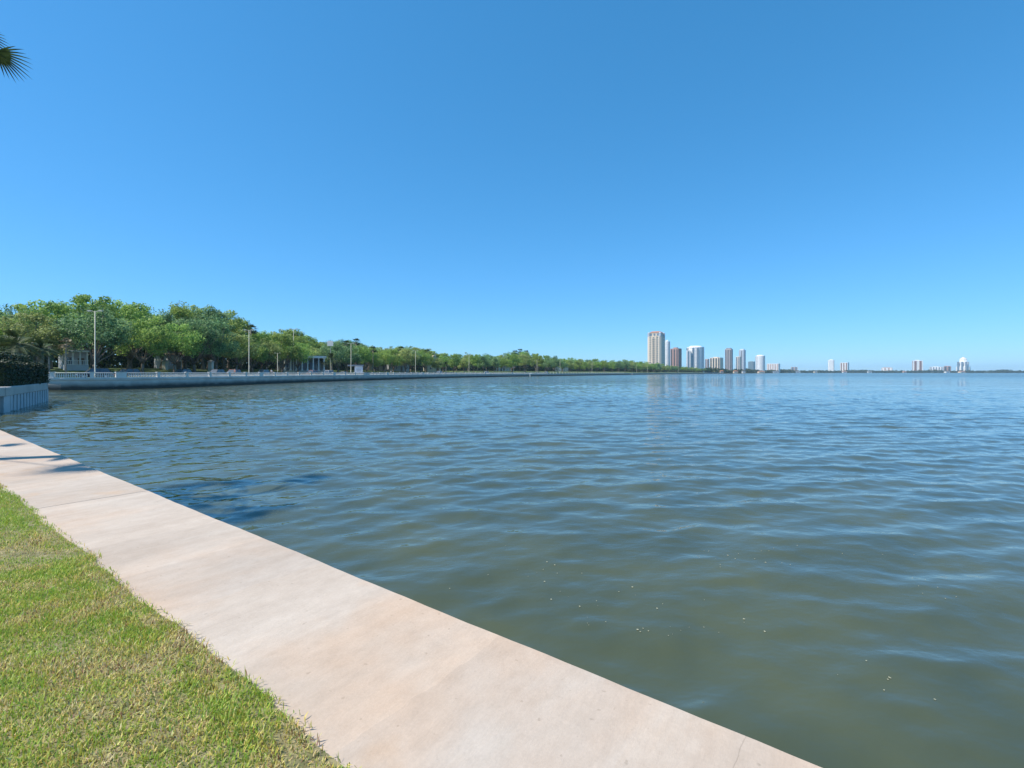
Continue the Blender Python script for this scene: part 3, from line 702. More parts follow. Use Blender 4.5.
for s in np.arange(20, 1150, 7):
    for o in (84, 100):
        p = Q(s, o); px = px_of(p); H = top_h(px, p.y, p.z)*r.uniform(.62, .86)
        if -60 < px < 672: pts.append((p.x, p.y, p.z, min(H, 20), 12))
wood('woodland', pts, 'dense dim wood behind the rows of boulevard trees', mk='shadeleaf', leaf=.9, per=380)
pts = []
for s in np.arange(s_at(622, 30, 300, 3000), smax-1200, 13):
    for o in (26, 52, 90):
        p = P(s)+LD*(o+r.uniform(-8,8)); px = px_of(p)
        if px < 630: continue
        if s < wall_end and o < 30: continue
        if px > 735 and o == 26 and r.random() < .55: continue
        hh = 13 if px < 735 else 17
        hh *= r.uniform(.6, 1.0)*(.8+.25*math.sin(px*.13)*math.sin(px*.041+1))
        pts.append((p.x, p.y, GZ(o)-.5, min(max(hh, 5), 19), r.uniform(12, 26)))
wood('woodland', pts, 'low hazy line of trees along the distant shore at right', mk='farleaf', leaf=2.3, per=110)

# ------------------------------------------------------------------ palms
def fan_leaf(mb, hub, axis, up, Rr, nseg=34, spread=2.0, droop=.25, wd=.035, fold=.25):
    axis = Vector(axis).normalized(); side = axis.cross(Vector(up)).normalized(); upv = side.cross(axis).normalized()
    for i in range(nseg):
        u = (i+.5)/nseg*2-1; a = u*spread
        d = (axis*math.cos(a)+side*math.sin(a)).normalized()
        ln = Rr*(1-.28*abs(u)**2)*random.uniform(.9, 1.05)
        sd = d.cross(upv).normalized(); lift = upv*fold*abs(math.sin(a))
        pr = [(0,.3),(.35,1),(.65,.7),(.87,.3)]; vs = []
        for f, wf in pr:
            c = Vector(hub)+(d+lift)*ln*f+Vector((0,0,-droop*ln*f**2.6)); vs += [c-sd*wd*wf, c+sd*wd*wf]
        tip = Vector(hub)+(d+lift)*ln+Vector((0,0,-droop*ln*1.0)); vs.append(tip)
        mb.add(vs, [(0,1,3,2),(2,3,5,4),(4,5,7,6),(6,7,8)])
def pinnate(mb, hub, axis, Ln, nl=26, wd=.03, droop=.6, leaflet=.55):
    axis = Vector(axis).normalized(); h = Vector((axis.x, axis.y, 0)).normalized() if abs(axis.z) < .99 else Vector((1,0,0)); side = h.cross(Vector((0,0,1)))
    pts = [Vector(hub)+axis*Ln*f+Vector((0,0,-droop*Ln*f*f)) for f in [i/8 for i in range(9)]]
    mb.tube(pts, [.03*(1-.8*i/8) for i in range(9)], 4, cap=False)
    for i in range(nl):
        f = .12+.88*i/nl; k = f*8; a = int(k); c = pts[a].lerp(pts[min(a+1,8)], k-a); tv = (pts[min(a+1,8)]-pts[max(a-1,0)]).normalized()
        for sg in (1,-1):
            l = leaflet*math.sin(math.pi*(.15+.8*f))*random.uniform(.85,1.1); d = (side*sg+tv*.7+Vector((0,0,-.25))).normalized()
            e = c+d*l; n_ = tv*wd
            mb.add([c-n_, c+n_, e], [(0,1,2)])
def leafrnd(me):
    at = me.attributes.new('leafrnd', 'FLOAT', 'FACE'); at.data.foreach_set('value', np.random.default_rng(3).random(len(me.polygons)))
# near cabbage palm (crown mostly outside the frame, shading the path)
CB = Vector((-12.0, 8.3, 0)); CT = Vector((-12.0, 8.3, 8.5))
palm = thing('cabbage_palm', 'tall fan palm at the left edge whose frond tips poke into the sky', 'palm', CB)
mb = MB(); mb.tube([(-.1,0,-.2),(-.05,0,.3),(.0,0,2),(.05,0,4),(0,0,6),(0,0,8.45)], [.26,.2,.17,.165,.17,.2], 14); mb.build('trunk', M_['palmbark'], palm, True)
TOPZ = 8.4
def frond(hub_w, droopp=.25, Rr=.8, spread=1.9, upv=(0,0,1), n=36):
    hub = Vector(hub_w)-CB; base = Vector((0,0,TOPZ)); ax = hub-base
    m1 = base+ax*.5+Vector((0,0,.18*ax.length))
    out = (hub-m1).normalized()
    mb = MB(); mb.tube([base, base.lerp(m1,.5)+Vector((0,0,.07)), m1, hub, hub+out*Rr*.35], [.03,.025,.02,.016,.008], 6)
    fan_leaf(mb, hub, out, upv, Rr, n, spread, droopp, wd=.019)
    me = mb.mesh('frond', M_['palm']); leafrnd(me); return link('frond', me, palm)
def ray(px, py, d): return Vector(((px-512)/F*d, d, EYE+(HZ-py)/F*d))
frond(ray(-4, 52, 10.0), .12, .58, 1.25, (-.45,.45,.77), n=15)
frond(ray(-24, 34, 10.1), .3, .60, 1.3, (-.45,.45,.77), n=18)
def in_frame(p, m=.95): return p.y > 0 and (512+F*(p.x+m)/p.y) > -6 and HZ-F*(p.z-EYE-m)/p.y > -30
def ring_of_fronds(CT, n, a0, a1):
    k = 0
    while k < n:
        a = R(random.uniform(a0, a1)); e = random.uniform(-.5, 1.2); l = random.uniform(1.3, 1.9)
        h = CT+Vector((math.cos(a)*math.cos(e)*l, math.sin(a)*math.cos(e)*l, math.sin(e)*l)); k += 1
        if in_frame(h): continue
        frond(h, random.uniform(.2,.5), random.uniform(.7,.85), 2.0, n=28)
ring_of_fronds(CT, 19, 60, 330)
# a taller palm beyond the frame edge whose shade falls on the walkway
def shade_hub(px, py, z):
    d = EYE*F/(py-HZ); g = Vector(((px-512)/F*d, d, 0)); return g+S*(z/S.z)
CT2 = shade_hub(-140, 455, 11.4); CB = Vector((CT2.x-.2, CT2.y, 0))
palm = thing('cabbage_palm', 'taller fan palm beyond the left edge, known by its shadow on the walkway', 'palm', CB)
mb = MB(); mb.tube([(-.1,0,-.2),(-.05,0,.3),(.0,0,2),(.1,0,6),(.2,0,9),(.2,0,11.2)], [.26,.2,.17,.165,.17,.2], 14); mb.build('trunk', M_['palmbark'], palm, True)
def frond2(hub, *a, **k):
    global CB
    frond(hub, *a, **k)
TOPZ = 11.1
for px, py, z in ((56, 458.0, 11.6), (-4, 446, 12.2), (62, 466.5, 11.2)): frond(shade_hub(px, py, z), .3, .62, 1.1, n=20)
for k in range(12):
    a = R(random.uniform(100, 290)); e = random.uniform(-.3, 1.2)
    frond(CT2+Vector((math.cos(a)*math.cos(e), math.sin(a)*math.cos(e), math.sin(e)))*1.6, .3, .8, 2.0, n=26)

def palm_crown(kind, n, L, seed):
    random.seed(seed); mb = MB()
    for i in range(n):
        a = i*2.4+random.uniform(-.2,.2); e = random.uniform(-.7, 1.25); d = Vector((math.cos(a)*math.cos(e), math.sin(a)*math.cos(e), math.sin(e)))
        if kind == 'fan':
            hub = d*L*.5; mb.tube([(0,0,0), hub], [.03,.02], 4, cap=False); fan_leaf(mb, hub, d, (0,0,1) if abs(d.z)<.9 else (1,0,0), L*.55, 16, 1.8, .3, wd=.05)
        else: pinnate(mb, (0,0,0), d, L, 22, .05, .45, L*.24)
    return mb
PC = {}
for key, (kd, n, L, mt) in {'fan': ('fan',24,1.9,'palm'), 'dry': ('fan',22,1.5,'palmdry'), 'date': ('pin',34,3.0,'palm'), 'tall': ('fan',22,2.0,'palm')}.items():
    me = palm_crown(kd, n, L, hash(key) % 97 if False else len(key)*13+n).mesh('crown', M_[mt]); leafrnd(me); PC[key] = me
def palm_tree(base, H, key, label, sc_=1.0, lean=(0,0), tr=.17, group='palms behind the hedge and boulevard', name='palm_tree'):
    t = thing(name, label, 'palm', base, random.uniform(0,6), group)
    mb = MB(); lx, ly = lean
    t.rotation_euler = (0,0,0)
    mb.tube([(0,0,-.3),(lx*.15,ly*.15,H*.3),(lx*.5,ly*.5,H*.65),(lx,ly,H)], [tr*1.4,tr,tr*.9,tr], 9); mb.build('trunk', M_['palmbark'], t, True)
    c = link('crown', PC[key], t, (lx,ly,H)); c.scale = (sc_,)*3; return t
def palm_at(px, d, ytop, gz, key, label, **k):
    L = {'fan':1.9,'dry':1.5,'date':2.4,'tall':1.9}[key]*k.get('sc_', 1)
    H = (HZ-ytop)/F*d+EYE-gz-L*.75
    return palm_tree(((px-512)/F*d, d, gz), H, key, label, **k)
palm_at(22, 56, 328, .8, 'date', 'bushy feather palm with spreading dark fronds behind the hedge', sc_=1.0, lean=(-.6,0), tr=.25)
palm_at(35, 58, 338, .8, 'date', 'leaning short palm between the bushy feather palm and hedge end', sc_=.7, lean=(.9,0), tr=.2)
palm_at(3, 50, 336, .8, 'fan', 'fan palm at the left edge above the hedge', sc_=1.1)
palm_at(49, 90, 338, 1.0, 'tall', 'slim pale palm standing past the end of the hedge', sc_=1.1, tr=.15)
palm_at(66, 88, 338, 1.0, 'dry', 'slender palm with a small brown dried crown on the far lawn', sc_=.95, tr=.13)
palm_at(251, 150, 324, 1.8, 'tall', 'tall palm whose dark tuft pokes above the trees beside a lamp pole', sc_=1.2, tr=.2)
palm_at(332, 172, 352, 1.6, 'date', 'silvery feather palm under the white square sign', sc_=1.2)
palm_at(322, 180, 356, 1.6, 'date', 'lower feather palm left of the white square sign', sc_=1.1)
palm_at(346, 215, 340, 2.0, 'tall', 'tall palm with dark tuft just left of the kiosk lamp post', sc_=1.2)
palm_at(356, 220, 338, 2.0, 'tall', 'tall palm with dark tuft just right of the kiosk lamp post', sc_=1.3)
palm_at(373, 225, 346, 2.0, 'tall', 'tall palm standing over the pink walled house', sc_=1.2)
palm_at(401, 270, 346, 2.0, 'tall', 'tall palm left of the fourth lamp post', sc_=1.4)
palm_at(427, 290, 349, 2.0, 'tall', 'tall palm right of the fourth lamp post', sc_=1.4)
palm_at(446, 255, 361, 1.2, 'date', 'short feather palm in front of trees right of the white car', sc_=.9)
for px, y in ((515,350),(520,348.5),(526,350)):
    palm_at(px, 480, y, 2.0, 'tall', {515:'left palm of the tall cluster above the mid shoreline trees',520:'middle and tallest palm of the mid shoreline cluster',526:'right palm of the tall cluster above the mid shoreline trees'}[px], sc_=2.0)
random.seed(11)

# ------------------------------------------------------------------ neighbour's bulkhead, land and hedge
NB = [Vector((-30.6,25.6,0)), Vector((-32.9,31.5,0)), Vector((-42.1,44,0)), Vector((-46.5,47.5,0)), Vector((-64,57,0)), Vector((-78,71.5,0))]
far = [Vector((-180,71.5,0)), Vector((-180,20,0)), Vector((-60,20,0)), Vector((-31.5,24.5,0))]
mb = MB(); poly = NB+far
vs = [(p.x, p.y, .62) for p in poly]+[(p.x, p.y, -3) for p in poly]; n_ = len(poly)
mb.add(vs, [tuple(range(n_))]+[(i, n_+i, n_+(i+1) % n_, (i+1) % n_) for i in range(n_)])
tag(mb.build('lawn', mat('dry_lawn', (.16,.17,.06), .9, (.30,.26,.13), .5)), 'raised lawn behind the corrugated bulkhead', None, None, 'structure')
bk = thing('bulkhead', 'corrugated grey-blue bulkhead with concrete cap at the left edge', 'bulkhead', (0,0,0))
path = [Vector((-29.5,22.9,0)), NB[1], NB[2], NB[3]]
for mode in ('cap', 'panel'):
    mb = MB()
    for a, b_ in zip(path[:-1], path[1:]):
        d = (b_-a); L0 = d.length; d.normalize(); nr = Vector((d.y, -d.x, 0))
        if mode == 'cap':
            p0, p1 = a-d*.2, b_+d*.2
            vs = []
            for q_ in (p0, p1):
                for o_, z in ((.28,.07),(.30,.10),(.30,.62),(.26,.66),(-.5,.66),(-.5,.07)): v = q_+nr*o_; vs.append((v.x, v.y, z))
            mb.add(vs, [(j, (j+1) % 6, 6+(j+1) % 6, 6+j) for j in range(6)]+[tuple(reversed(range(6))), tuple(range(6,12))])
        else:
            s = 0; pts = []
            while s < L0+.01:
                pts += [(s,-.25),(s+.26,-.25),(s+.31,.24),(s+1.0,.24),(s+1.05,-.25)]; s += 1.1
            vs = []
            for u, o_ in pts: v = a+d*u+nr*o_; vs += [(v.x,v.y,-3),(v.x,v.y,.08)]
            mb.add(vs, [(2*i, 2*i+2, 2*i+3, 2*i+1) for i in range(len(pts)-1)])
    mb.build(mode, M_['conc'] if mode == 'cap' else M_['bulk'], bk)
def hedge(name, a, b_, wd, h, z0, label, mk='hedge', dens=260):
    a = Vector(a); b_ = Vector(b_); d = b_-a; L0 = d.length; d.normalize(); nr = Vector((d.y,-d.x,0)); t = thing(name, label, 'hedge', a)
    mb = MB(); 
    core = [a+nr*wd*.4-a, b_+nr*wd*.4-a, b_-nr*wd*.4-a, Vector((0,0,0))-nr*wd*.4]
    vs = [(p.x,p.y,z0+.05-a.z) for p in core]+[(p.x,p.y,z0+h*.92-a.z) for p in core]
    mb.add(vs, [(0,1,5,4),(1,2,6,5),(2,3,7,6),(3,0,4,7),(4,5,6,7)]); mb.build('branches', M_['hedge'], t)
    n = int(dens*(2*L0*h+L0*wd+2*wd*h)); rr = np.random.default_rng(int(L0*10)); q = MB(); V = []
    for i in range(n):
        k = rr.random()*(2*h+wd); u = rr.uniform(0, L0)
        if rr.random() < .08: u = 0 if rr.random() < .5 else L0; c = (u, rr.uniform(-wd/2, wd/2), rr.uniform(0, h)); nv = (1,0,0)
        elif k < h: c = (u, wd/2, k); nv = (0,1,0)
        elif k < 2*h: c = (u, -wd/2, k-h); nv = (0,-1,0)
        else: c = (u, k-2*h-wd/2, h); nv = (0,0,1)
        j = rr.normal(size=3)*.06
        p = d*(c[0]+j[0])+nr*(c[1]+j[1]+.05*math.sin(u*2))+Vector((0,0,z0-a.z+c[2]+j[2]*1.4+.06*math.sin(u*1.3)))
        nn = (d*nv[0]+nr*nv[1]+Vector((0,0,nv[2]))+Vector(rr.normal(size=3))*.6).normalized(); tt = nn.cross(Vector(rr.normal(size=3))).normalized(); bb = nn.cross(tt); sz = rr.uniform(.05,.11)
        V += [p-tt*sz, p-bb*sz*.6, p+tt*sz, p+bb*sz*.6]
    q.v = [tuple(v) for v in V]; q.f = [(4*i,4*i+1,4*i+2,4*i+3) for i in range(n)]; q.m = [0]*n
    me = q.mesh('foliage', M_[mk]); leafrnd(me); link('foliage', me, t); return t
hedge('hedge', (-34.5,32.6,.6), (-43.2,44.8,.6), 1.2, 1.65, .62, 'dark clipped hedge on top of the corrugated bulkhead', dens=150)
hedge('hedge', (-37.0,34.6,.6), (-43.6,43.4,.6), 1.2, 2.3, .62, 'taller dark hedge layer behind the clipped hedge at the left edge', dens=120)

# ------------------------------------------------------------------ houses
def house(px, depth, gz, wpx, eave, roofh, wallm, roofm, label, rz=0, cols=0, dp=10, storeys=2, rail=False, gable=False, name='house'):
    gz += .5; eave -= .4; c = Vector(((px-512)/F*depth, depth, gz)); W = wpx/F*depth
    th = math.atan2(-c.x, c.y); W *= math.cos(th); t = thing(name, label, 'house', c, rz+th); hw = W/2
    mb = MB(); mb.box(-hw, hw, 0, dp, -1, eave); mb.build('wall', wallm, t)
    mb = MB(); e = .6
    if gable:
        vs = [(-hw-e,-e,eave),(hw+e,-e,eave),(hw+e,dp+e,eave),(-hw-e,dp+e,eave),(0,-e,eave+roofh),(0,dp+e,eave+roofh)]; fs = [(0,1,4),(2,3,5),(1,2,5,4),(3,0,4,5),(3,2,1,0)]
    else:
        i_ = min(hw*.6, dp/2); vs = [(-hw-e,-e,eave),(hw+e,-e,eave),(hw+e,dp+e,eave),(-hw-e,dp+e,eave),(-hw+i_,dp/2,eave+roofh),(hw-i_,dp/2,eave+roofh)]; fs = [(0,1,5,4),(1,2,5),(2,3,4,5),(3,0,4),(3,2,1,0)]
    mb.add([(x,y,z+.004) for x,y,z in vs], fs); mb.box(-hw-e,hw+e,-e-.05,-e+.06,eave-.25,eave+.01); rf = mb.build('roof', roofm, t)
    ch = MB(); ch.box(hw*.4,hw*.4+.9,dp*.5,dp*.5+.9,eave+roofh*.4,eave+roofh+.8); ch.build('chimney', wallm, rf)
    nwin = max(2, int(W/3)); 
    fr = MB(); fr.box(-.62,.62,-.06,.02,-.1,1.6); fm = fr.mesh('window', M_['white']); gl = MB(); gl.box(-.5,.5,-.09,-.065,0,1.5); gl.box(-.03,.03,-.12,-.095,0,1.5,0); gm = gl.mesh('pane', M_['glass'])
    for st in range(storeys):
        for k in range(nwin):
            x = -hw+(k+.5)*W/nwin; z = 1.0+st*3.1
            if z+1.7 > eave: continue
            if st == 0 and k == nwin//2:
                dm = MB(); dm.box(-.55,.55,-.08,.02,0,2.2); dd = dm.build('door', M_['roofbrown'], t, loc=(x,0,.1)); hn = MB(); hn.box(.35,.45,-.14,-.08,1,1.12); hn.build('handle', M_['metal'], dd)
            else:
                wo = link('window', fm, t, (x,0,z)); link('pane', gm, wo)
    if cols:
        for k in range(cols):
            x = -hw+.4+(W-.8)*k/(cols-1); cm = MB(); cm.box(x-.35,x+.35,-3.25,-2.55,0,.35); cm.tube([(x,-2.9,.35),(x,-2.9,eave-.45)], [.27,.22], 10); cm.box(x-.32,x+.32,-3.2,-2.6,eave-.45,eave-.28); cm.build('column', M_['white'], t)
        mb = MB(); mb.box(-hw-.3,hw+.3,-3.4,-.01,eave-.27,eave+.5); mb.build('entablature', M_['white'], t)
        mb = MB(); mb.box(-hw-.3,hw+.3,-3.6,-.01,-1,.004); mb.build('porch_floor', M_['side'], t)
    if rail:
        mb = MB(); mb.box(-hw,hw,-3,-.01,-1,.8); mb.build('porch_base', wallm, t); mb = MB(); mb.box(-hw,hw,-3,-2.92,1.7,1.8); mb.box(-hw,hw,-3,-2.92,.9,.97)
        x = -hw
        while x < hw: mb.box(x,x+.07,-2.99,-2.93,.8,1.7); x += .3
        mb.build('railing', M_['white'], t)
        for x in np.linspace(-hw+.2, hw-.2, 4): cm = MB(); cm.box(x-.12,x+.12,-2.88,-2.64,.8,eave-.3); cm.build('post', M_['white'], t)
        mb = MB(); mb.box(-hw-.3,hw+.3,-3.2,-.01,eave-.3,eave-.05); mb.build('porch_roof', M_['white'], t)
    return t
cream = mat('cream_stucco', (.56,.52,.42), .8, (.64,.60,.50), .5); grey = mat('grey_stucco', (.42,.44,.46), .8, (.50,.52,.54), .5)
pinkst = mat('pink_stucco', (.50,.36,.29), .8, (.58,.43,.35), .5)
house(24, 118, 1.9, 42, 5.6, 2.0, grey, M_['roofgrey'], 'pale grey house showing between the palms behind the hedge', R(10))
house(75, 106, 1.9, 24, 4.3, 1.4, grey, M_['roofgrey'], 'white house with a railed raised porch left of the leftmost lamp post', R(5), rail=True)
house(175, 140, 2, 15, 4.6, 2, grey, M_['roofbrown'], 'white house glimpsed through trunks under the tall dark trees', R(20))
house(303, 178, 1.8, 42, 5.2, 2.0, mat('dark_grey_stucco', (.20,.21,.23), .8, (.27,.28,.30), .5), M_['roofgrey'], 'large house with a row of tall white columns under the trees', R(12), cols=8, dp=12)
house(378, 262, 2, 18, 6.0, 2, pinkst, M_['terracotta'], 'pink walled house with tiled roof right of the kiosk', R(20))
house(399, 275, 2, 22, 6.4, 2, grey, M_['roofgrey'], 'grey house behind the fourth lamp post', R(20))
house(434, 300, 2, 14, 7.0, 3, cream, mat('yellow_roof', (.50,.42,.25), .8), 'cream gabled house peeking between trees over the white car', R(15), gable=True)
house(501, 450, 2, 26, 7.0, 2.6, cream, M_['roofbrown'], 'low house with many white columns at mid shoreline', R(25), cols=9)
house(562, 560, 2, 14, 7.0, 2.4, cream, M_['roofbrown'], 'small cream house among trees right of the mid shoreline lamps', R(25), gable=True)
# gate pillars
for px, d, lab in ((165, 128, 'tan stone gate pillar under the tall dark trees'), (211, 132, 'beige stone gate pillar left of the parked cars')):
    t = thing('gate_pillar', lab, 'gate pillar', ((px-512)/F*d, d, 1.4)); mb = MB(); mb.box(-.5,.5,-.5,.5,-.3,3.0); mb.build('shaft', cream, t, bevel=.03); mb = MB(); mb.box(-.65,.65,-.65,.65,3.002,3.25); mb.prism([(-.5,-.5),(.5,-.5),(.5,.5),(-.5,.5)],3.25,3.6,inset=.7); mb.build('capstone', M_['side'], t)
# kiosk
s_ = s_at(358, 3.0); p = Q(s_, 3.0)
t = thing('kiosk', 'white boxy kiosk with a flat grey overhanging roof by the sidewalk', 'kiosk', p, R(20))
mb = MB(); mb.box(-1.1,1.5,-1.2,1.2,0,3.0); mb.build('wall', mat('kiosk_white', (.72,.74,.78), .5), t, bevel=.03)
mb = MB(); mb.box(-3.3,1.8,-1.5,1.5,3.003,3.45); mb.build('roof', mat('kiosk_roof', (.30,.31,.33), .6), t, bevel=.02)
mb = MB(); mb.tube([(-2.4,-1.2,0),(-2.4,-1.2,3.0)], .05, 6); mb.build('post', M_['metal'], t); mb = MB(); mb.tube([(-2.4,1.2,0),(-2.4,1.2,3.0)], .05, 6); mb.build('post', M_['metal'], t)
mb = MB(); mb.box(-.6,.9,-1.24,-1.203,1.2,2.2); mb.build('shutter', mat('kiosk_shutter', (.5,.52,.56), .5), t)
# square sign
d = 176; t = thing('sign', 'white square sign panel on a tall pole among dark trees', 'sign', ((330.3-512)/F*d, d, 1.6)); top = (HZ-341)/F*d+EYE-1.6
mb = MB(); mb.tube([(0,.15,0),(0,.15,top-.1)], [.14,.1], 8); mb.build('pole', M_['metal'], t); mb = MB(); mb.box(-1.05,1.05,-.12,.04,top-1.8,top); mb.build('panel', M_['white'], t, bevel=.03)

# ------------------------------------------------------------------ cars
def car_mesh(suv):
    L0, W0 = (4.7, 1.88) if suv else (4.6, 1.8); hb = .98 if suv else .86; ht = 1.72 if suv else 1.42
    st = [(-L0/2,.62,.42,hb*.72),(-L0/2+.12,.8,.3,hb*.86),(-L0/2+.8,.92,.22,hb*.95),(-.9,.94,.2,hb),(.6,.94,.2,hb+.02),(L0/2-.9,.93,.22,hb+.03),(L0/2-.15,.86,.3,hb),(L0/2,.74,.42,hb*.8)]
    b = MB(); vs = []; k = 8
    for x, hw, z0, z1 in st:
        hw = hw*W0/1.88
        for y, z in ((-hw*.9,z0),(-hw,z0+.12),(-hw,z1-.18),(-hw*.86,z1),(hw*.86,z1),(hw,z1-.18),(hw,z0+.12),(hw*.9,z0)): vs.append((x,y,z))
    b.add(vs, [(i*k+j, i*k+(j+1) % k, (i+1)*k+(j+1) % k, (i+1)*k+j) for i in range(len(st)-1) for j in range(k)]+[tuple(reversed(range(k))), tuple(range((len(st)-1)*k, len(st)*k))])
    x0, x1, x2, x3 = (-1.15,-.45,1.75,2.2) if suv else (-1.1,-.3,1.05,1.75)
    g = MB(); w1, w2 = W0*.43, W0*.35
    vs = [(x0,-w1,hb-.02),(x3,-w1,hb-.02),(x3,w1,hb-.02),(x0,w1,hb-.02),(x1,-w2,ht-.06),(x2,-w2,ht-.06),(x2,w2,ht-.06),(x1,w2,ht-.06)]
    g.add(vs, [(0,1,5,4),(1,2,6,5),(2,3,7,6),(3,0,4,7),(4,5,6,7)])
    rf = MB(); rf.prism([(x1-.05,-w2-.03),(x2+.05,-w2-.03),(x2+.05,w2+.03),(x1-.05,w2+.03)], ht-.055, ht, inset=.06)
    for sg in (-1,1):
        for xa, xb in ((x0,x1),(x3,x2)): rf.tube([(xa,sg*(w1+.01),hb-.02),(xb,sg*(w2+.01),ht-.05)], .035, 5)
        rf.tube([((x1+x2)/2,sg*(w1+.005),hb-.02),((x1+x2)/2,sg*(w2+.01),ht-.05)], .035, 5)
    wh = MB(); wh.tube([(0,-.11,0),(0,-.09,0),(0,.09,0),(0,.11,0)], [.29,.335,.335,.29], 18)
    rm = MB(); rm.tube([(0,-.118,0),(0,.118,0)], .2, 12)
    hl = MB(); hl.box(-.05,.06,-.16,.16,-.06,.07)
    return dict(L=L0,W=W0,hb=hb,b=b,g=g,rf=rf,wh=wh.mesh('wheel',M_['rubber'],True),rm=rm.mesh('rim',M_['rim']),hl=hl.mesh('headlight',M_['lampglass']),tl=hl.mesh('taillight',mat('tail_lens',(.4,.02,.02),.3)))
CM = {True: car_mesh(True), False: car_mesh(False)}
def car(px, o, colr, suv, label, flip=False, name='parked_car'):
    s = s_at(px, o); p = Q(s, o); t_ = Tn(s); rz = math.atan2(t_.y, t_.x)+(math.pi if flip else 0)
    t = thing(name, label, 'car', p, rz, 'cars on the boulevard'); c = CM[suv]
    paint = mat('car_paint', colr, .5, spec=.3)
    link('body', c['b'].mesh('body', paint), t, bevel=.03); link('windows', c['g'].mesh('windows', M_['glass']), t); link('roof', c['rf'].mesh('roof', paint), t)
    for x in (-c['L']*.31, c['L']*.31):
        for y in (-c['W']/2+.1, c['W']/2-.1):
            w_ = link('wheel', c['wh'], t, (x,y,.335)); link('rim', c['rm'], w_)
    for y in (-c['W']*.36, c['W']*.36): link('headlight', c['hl'], t, (-c['L']/2+.03,y,c['hb']*.66)); link('taillight', c['tl'], t, (c['L']/2-.03,y,c['hb']*.72))
car(94, 12.5, (.03,.035,.05), True, 'dark blue-black car behind the leftmost lamp post')
car(127, 23, (.16,.06,.04), True, 'brown-red car under the dark trees right of the leftmost lamp post')
car(182, 23, (.03,.03,.03), True, 'dark car below the white house glimpsed through trunks')
car(216, 12, (.025,.025,.03), True, 'black car just right of the beige gate pillar')
car(233, 12, (.20,.05,.04), True, 'dark red car left of the second lamp post from the left')
car(263, 22, (.55,.56,.58), True, 'silver car just right of the second lamp post from the left')
car(312, 12, (.42,.17,.14), True, 'faded red car in front of the columned white house')
car(328, 8, (.60,.62,.65), True, 'silver car between the faded red car and the kiosk')
car(343, 22, (.18,.15,.12), False, 'small brown car behind the left end of the kiosk roof')
car(439, 9, (.5,.5,.5), True, 'white car between the fourth and fifth lamp posts')
car(486, 9, (.5,.5,.5), True, 'white car in front of the low columned house')
car(546, 9, (.5,.5,.5), True, 'distant white car right of the close pair of lamps')

# ------------------------------------------------------------------ people on the sidewalk
def person(px, o, shirt, label, face=0):
    s = s_at(px, o); p = Q(s, o); t = thing('person', label, 'person', p, face, 'people on the sidewalk')
    def skin(name, verts, edges, rad, m, root=0):
        me = bpy.data.meshes.new(name); me.from_pydata(verts, edges, []); me.materials.append(m); ob = link(name, me, t)
        bm = bmesh.new(); bm.from_mesh(me); bm.verts.layers.skin.verify(); bm.to_mesh(me); bm.free()
        for v, r_ in zip(me.skin_vertices[0].data, rad): v.radius = (r_, r_)
        me.skin_vertices[0].data[root].use_root = True
        ob.modifiers.new('skin', 'SKIN'); ss_ = ob.modifiers.new('sub', 'SUBSURF'); ss_.levels = 1; ss_.render_levels = 1; return ob
    sk = mat('skin', (.45,.27,.18), .6); sh = mat('shirt', shirt, .8); st = mat('shorts', (.05,.06,.09), .8); hr = mat('hair', (.05,.03,.02), .6); shoe = mat('shoe', (.5,.5,.5), .6)
    V = [(0,0,.95),(0,0,1.2),(0,0,1.42),(0,0,1.52),(0,-.01,1.6),(0,-.01,1.7),(-.19,0,1.4),(-.25,.06,1.13),(-.24,-.12,.95),(.19,0,1.4),(.25,-.08,1.13),(.24,.1,.97),(-.1,0,.88),(-.11,-.16,.5),(-.11,-.05,.1),(-.11,-.16,.04),(.1,0,.88),(.11,.1,.5),(.11,.3,.12),(.11,.22,.04)]
    E = [(0,1),(1,2),(2,3),(3,4),(4,5),(2,6),(6,7),(7,8),(2,9),(9,10),(10,11),(0,12),(12,13),(13,14),(14,15),(0,16),(16,17),(17,18),(18,19)]
    Rd = [.14,.12,.13,.055,.085,.08,.055,.042,.032,.055,.042,.032,.09,.058,.04,.035,.09,.058,.04,.035]
    skin('body', V, E, Rd, sk)
    skin('shirt', [(0,0,1.0),(0,0,1.2),(0,0,1.4),(-.19,0,1.4),(-.235,.04,1.2),(.19,0,1.4),(.235,-.05,1.2)], [(0,1),(1,2),(2,3),(3,4),(2,5),(5,6)], [.16,.145,.15,.075,.062,.075,.062], sh)
    skin('shorts', [(0,0,1.0),(0,0,.9),(-.1,-.03,.78),(-.11,-.11,.6),(.1,.03,.78),(.11,.08,.6)], [(0,1),(1,2),(2,3),(1,4),(4,5)], [.155,.155,.11,.09,.11,.09], st)
    mb = MB(); mb.tube([(0,.02,1.62),(0,.02,1.70),(0,.0,1.77),(0,0,1.80)], [.092,.105,.085,.03], 10); mb.build('hair', hr, t, True)
    for x, y in ((-.11,-.1),(.11,.27)): mb = MB(); mb.box(x-.045,x+.045,y-.15,y+.1,0,.09); mb.build('shoe', shoe, t, bevel=.02)
person(235, 2.5, (.60,.30,.26), 'person in a pink top on the sidewalk beside the dark red car', R(90))
person(271.5, 2.5, (.65,.66,.68), 'person in a white top on the sidewalk right of the second lamp post', R(80))
person(391, 2.6, (.55,.56,.60), 'person in a pale top on the sidewalk past the kiosk', R(60))

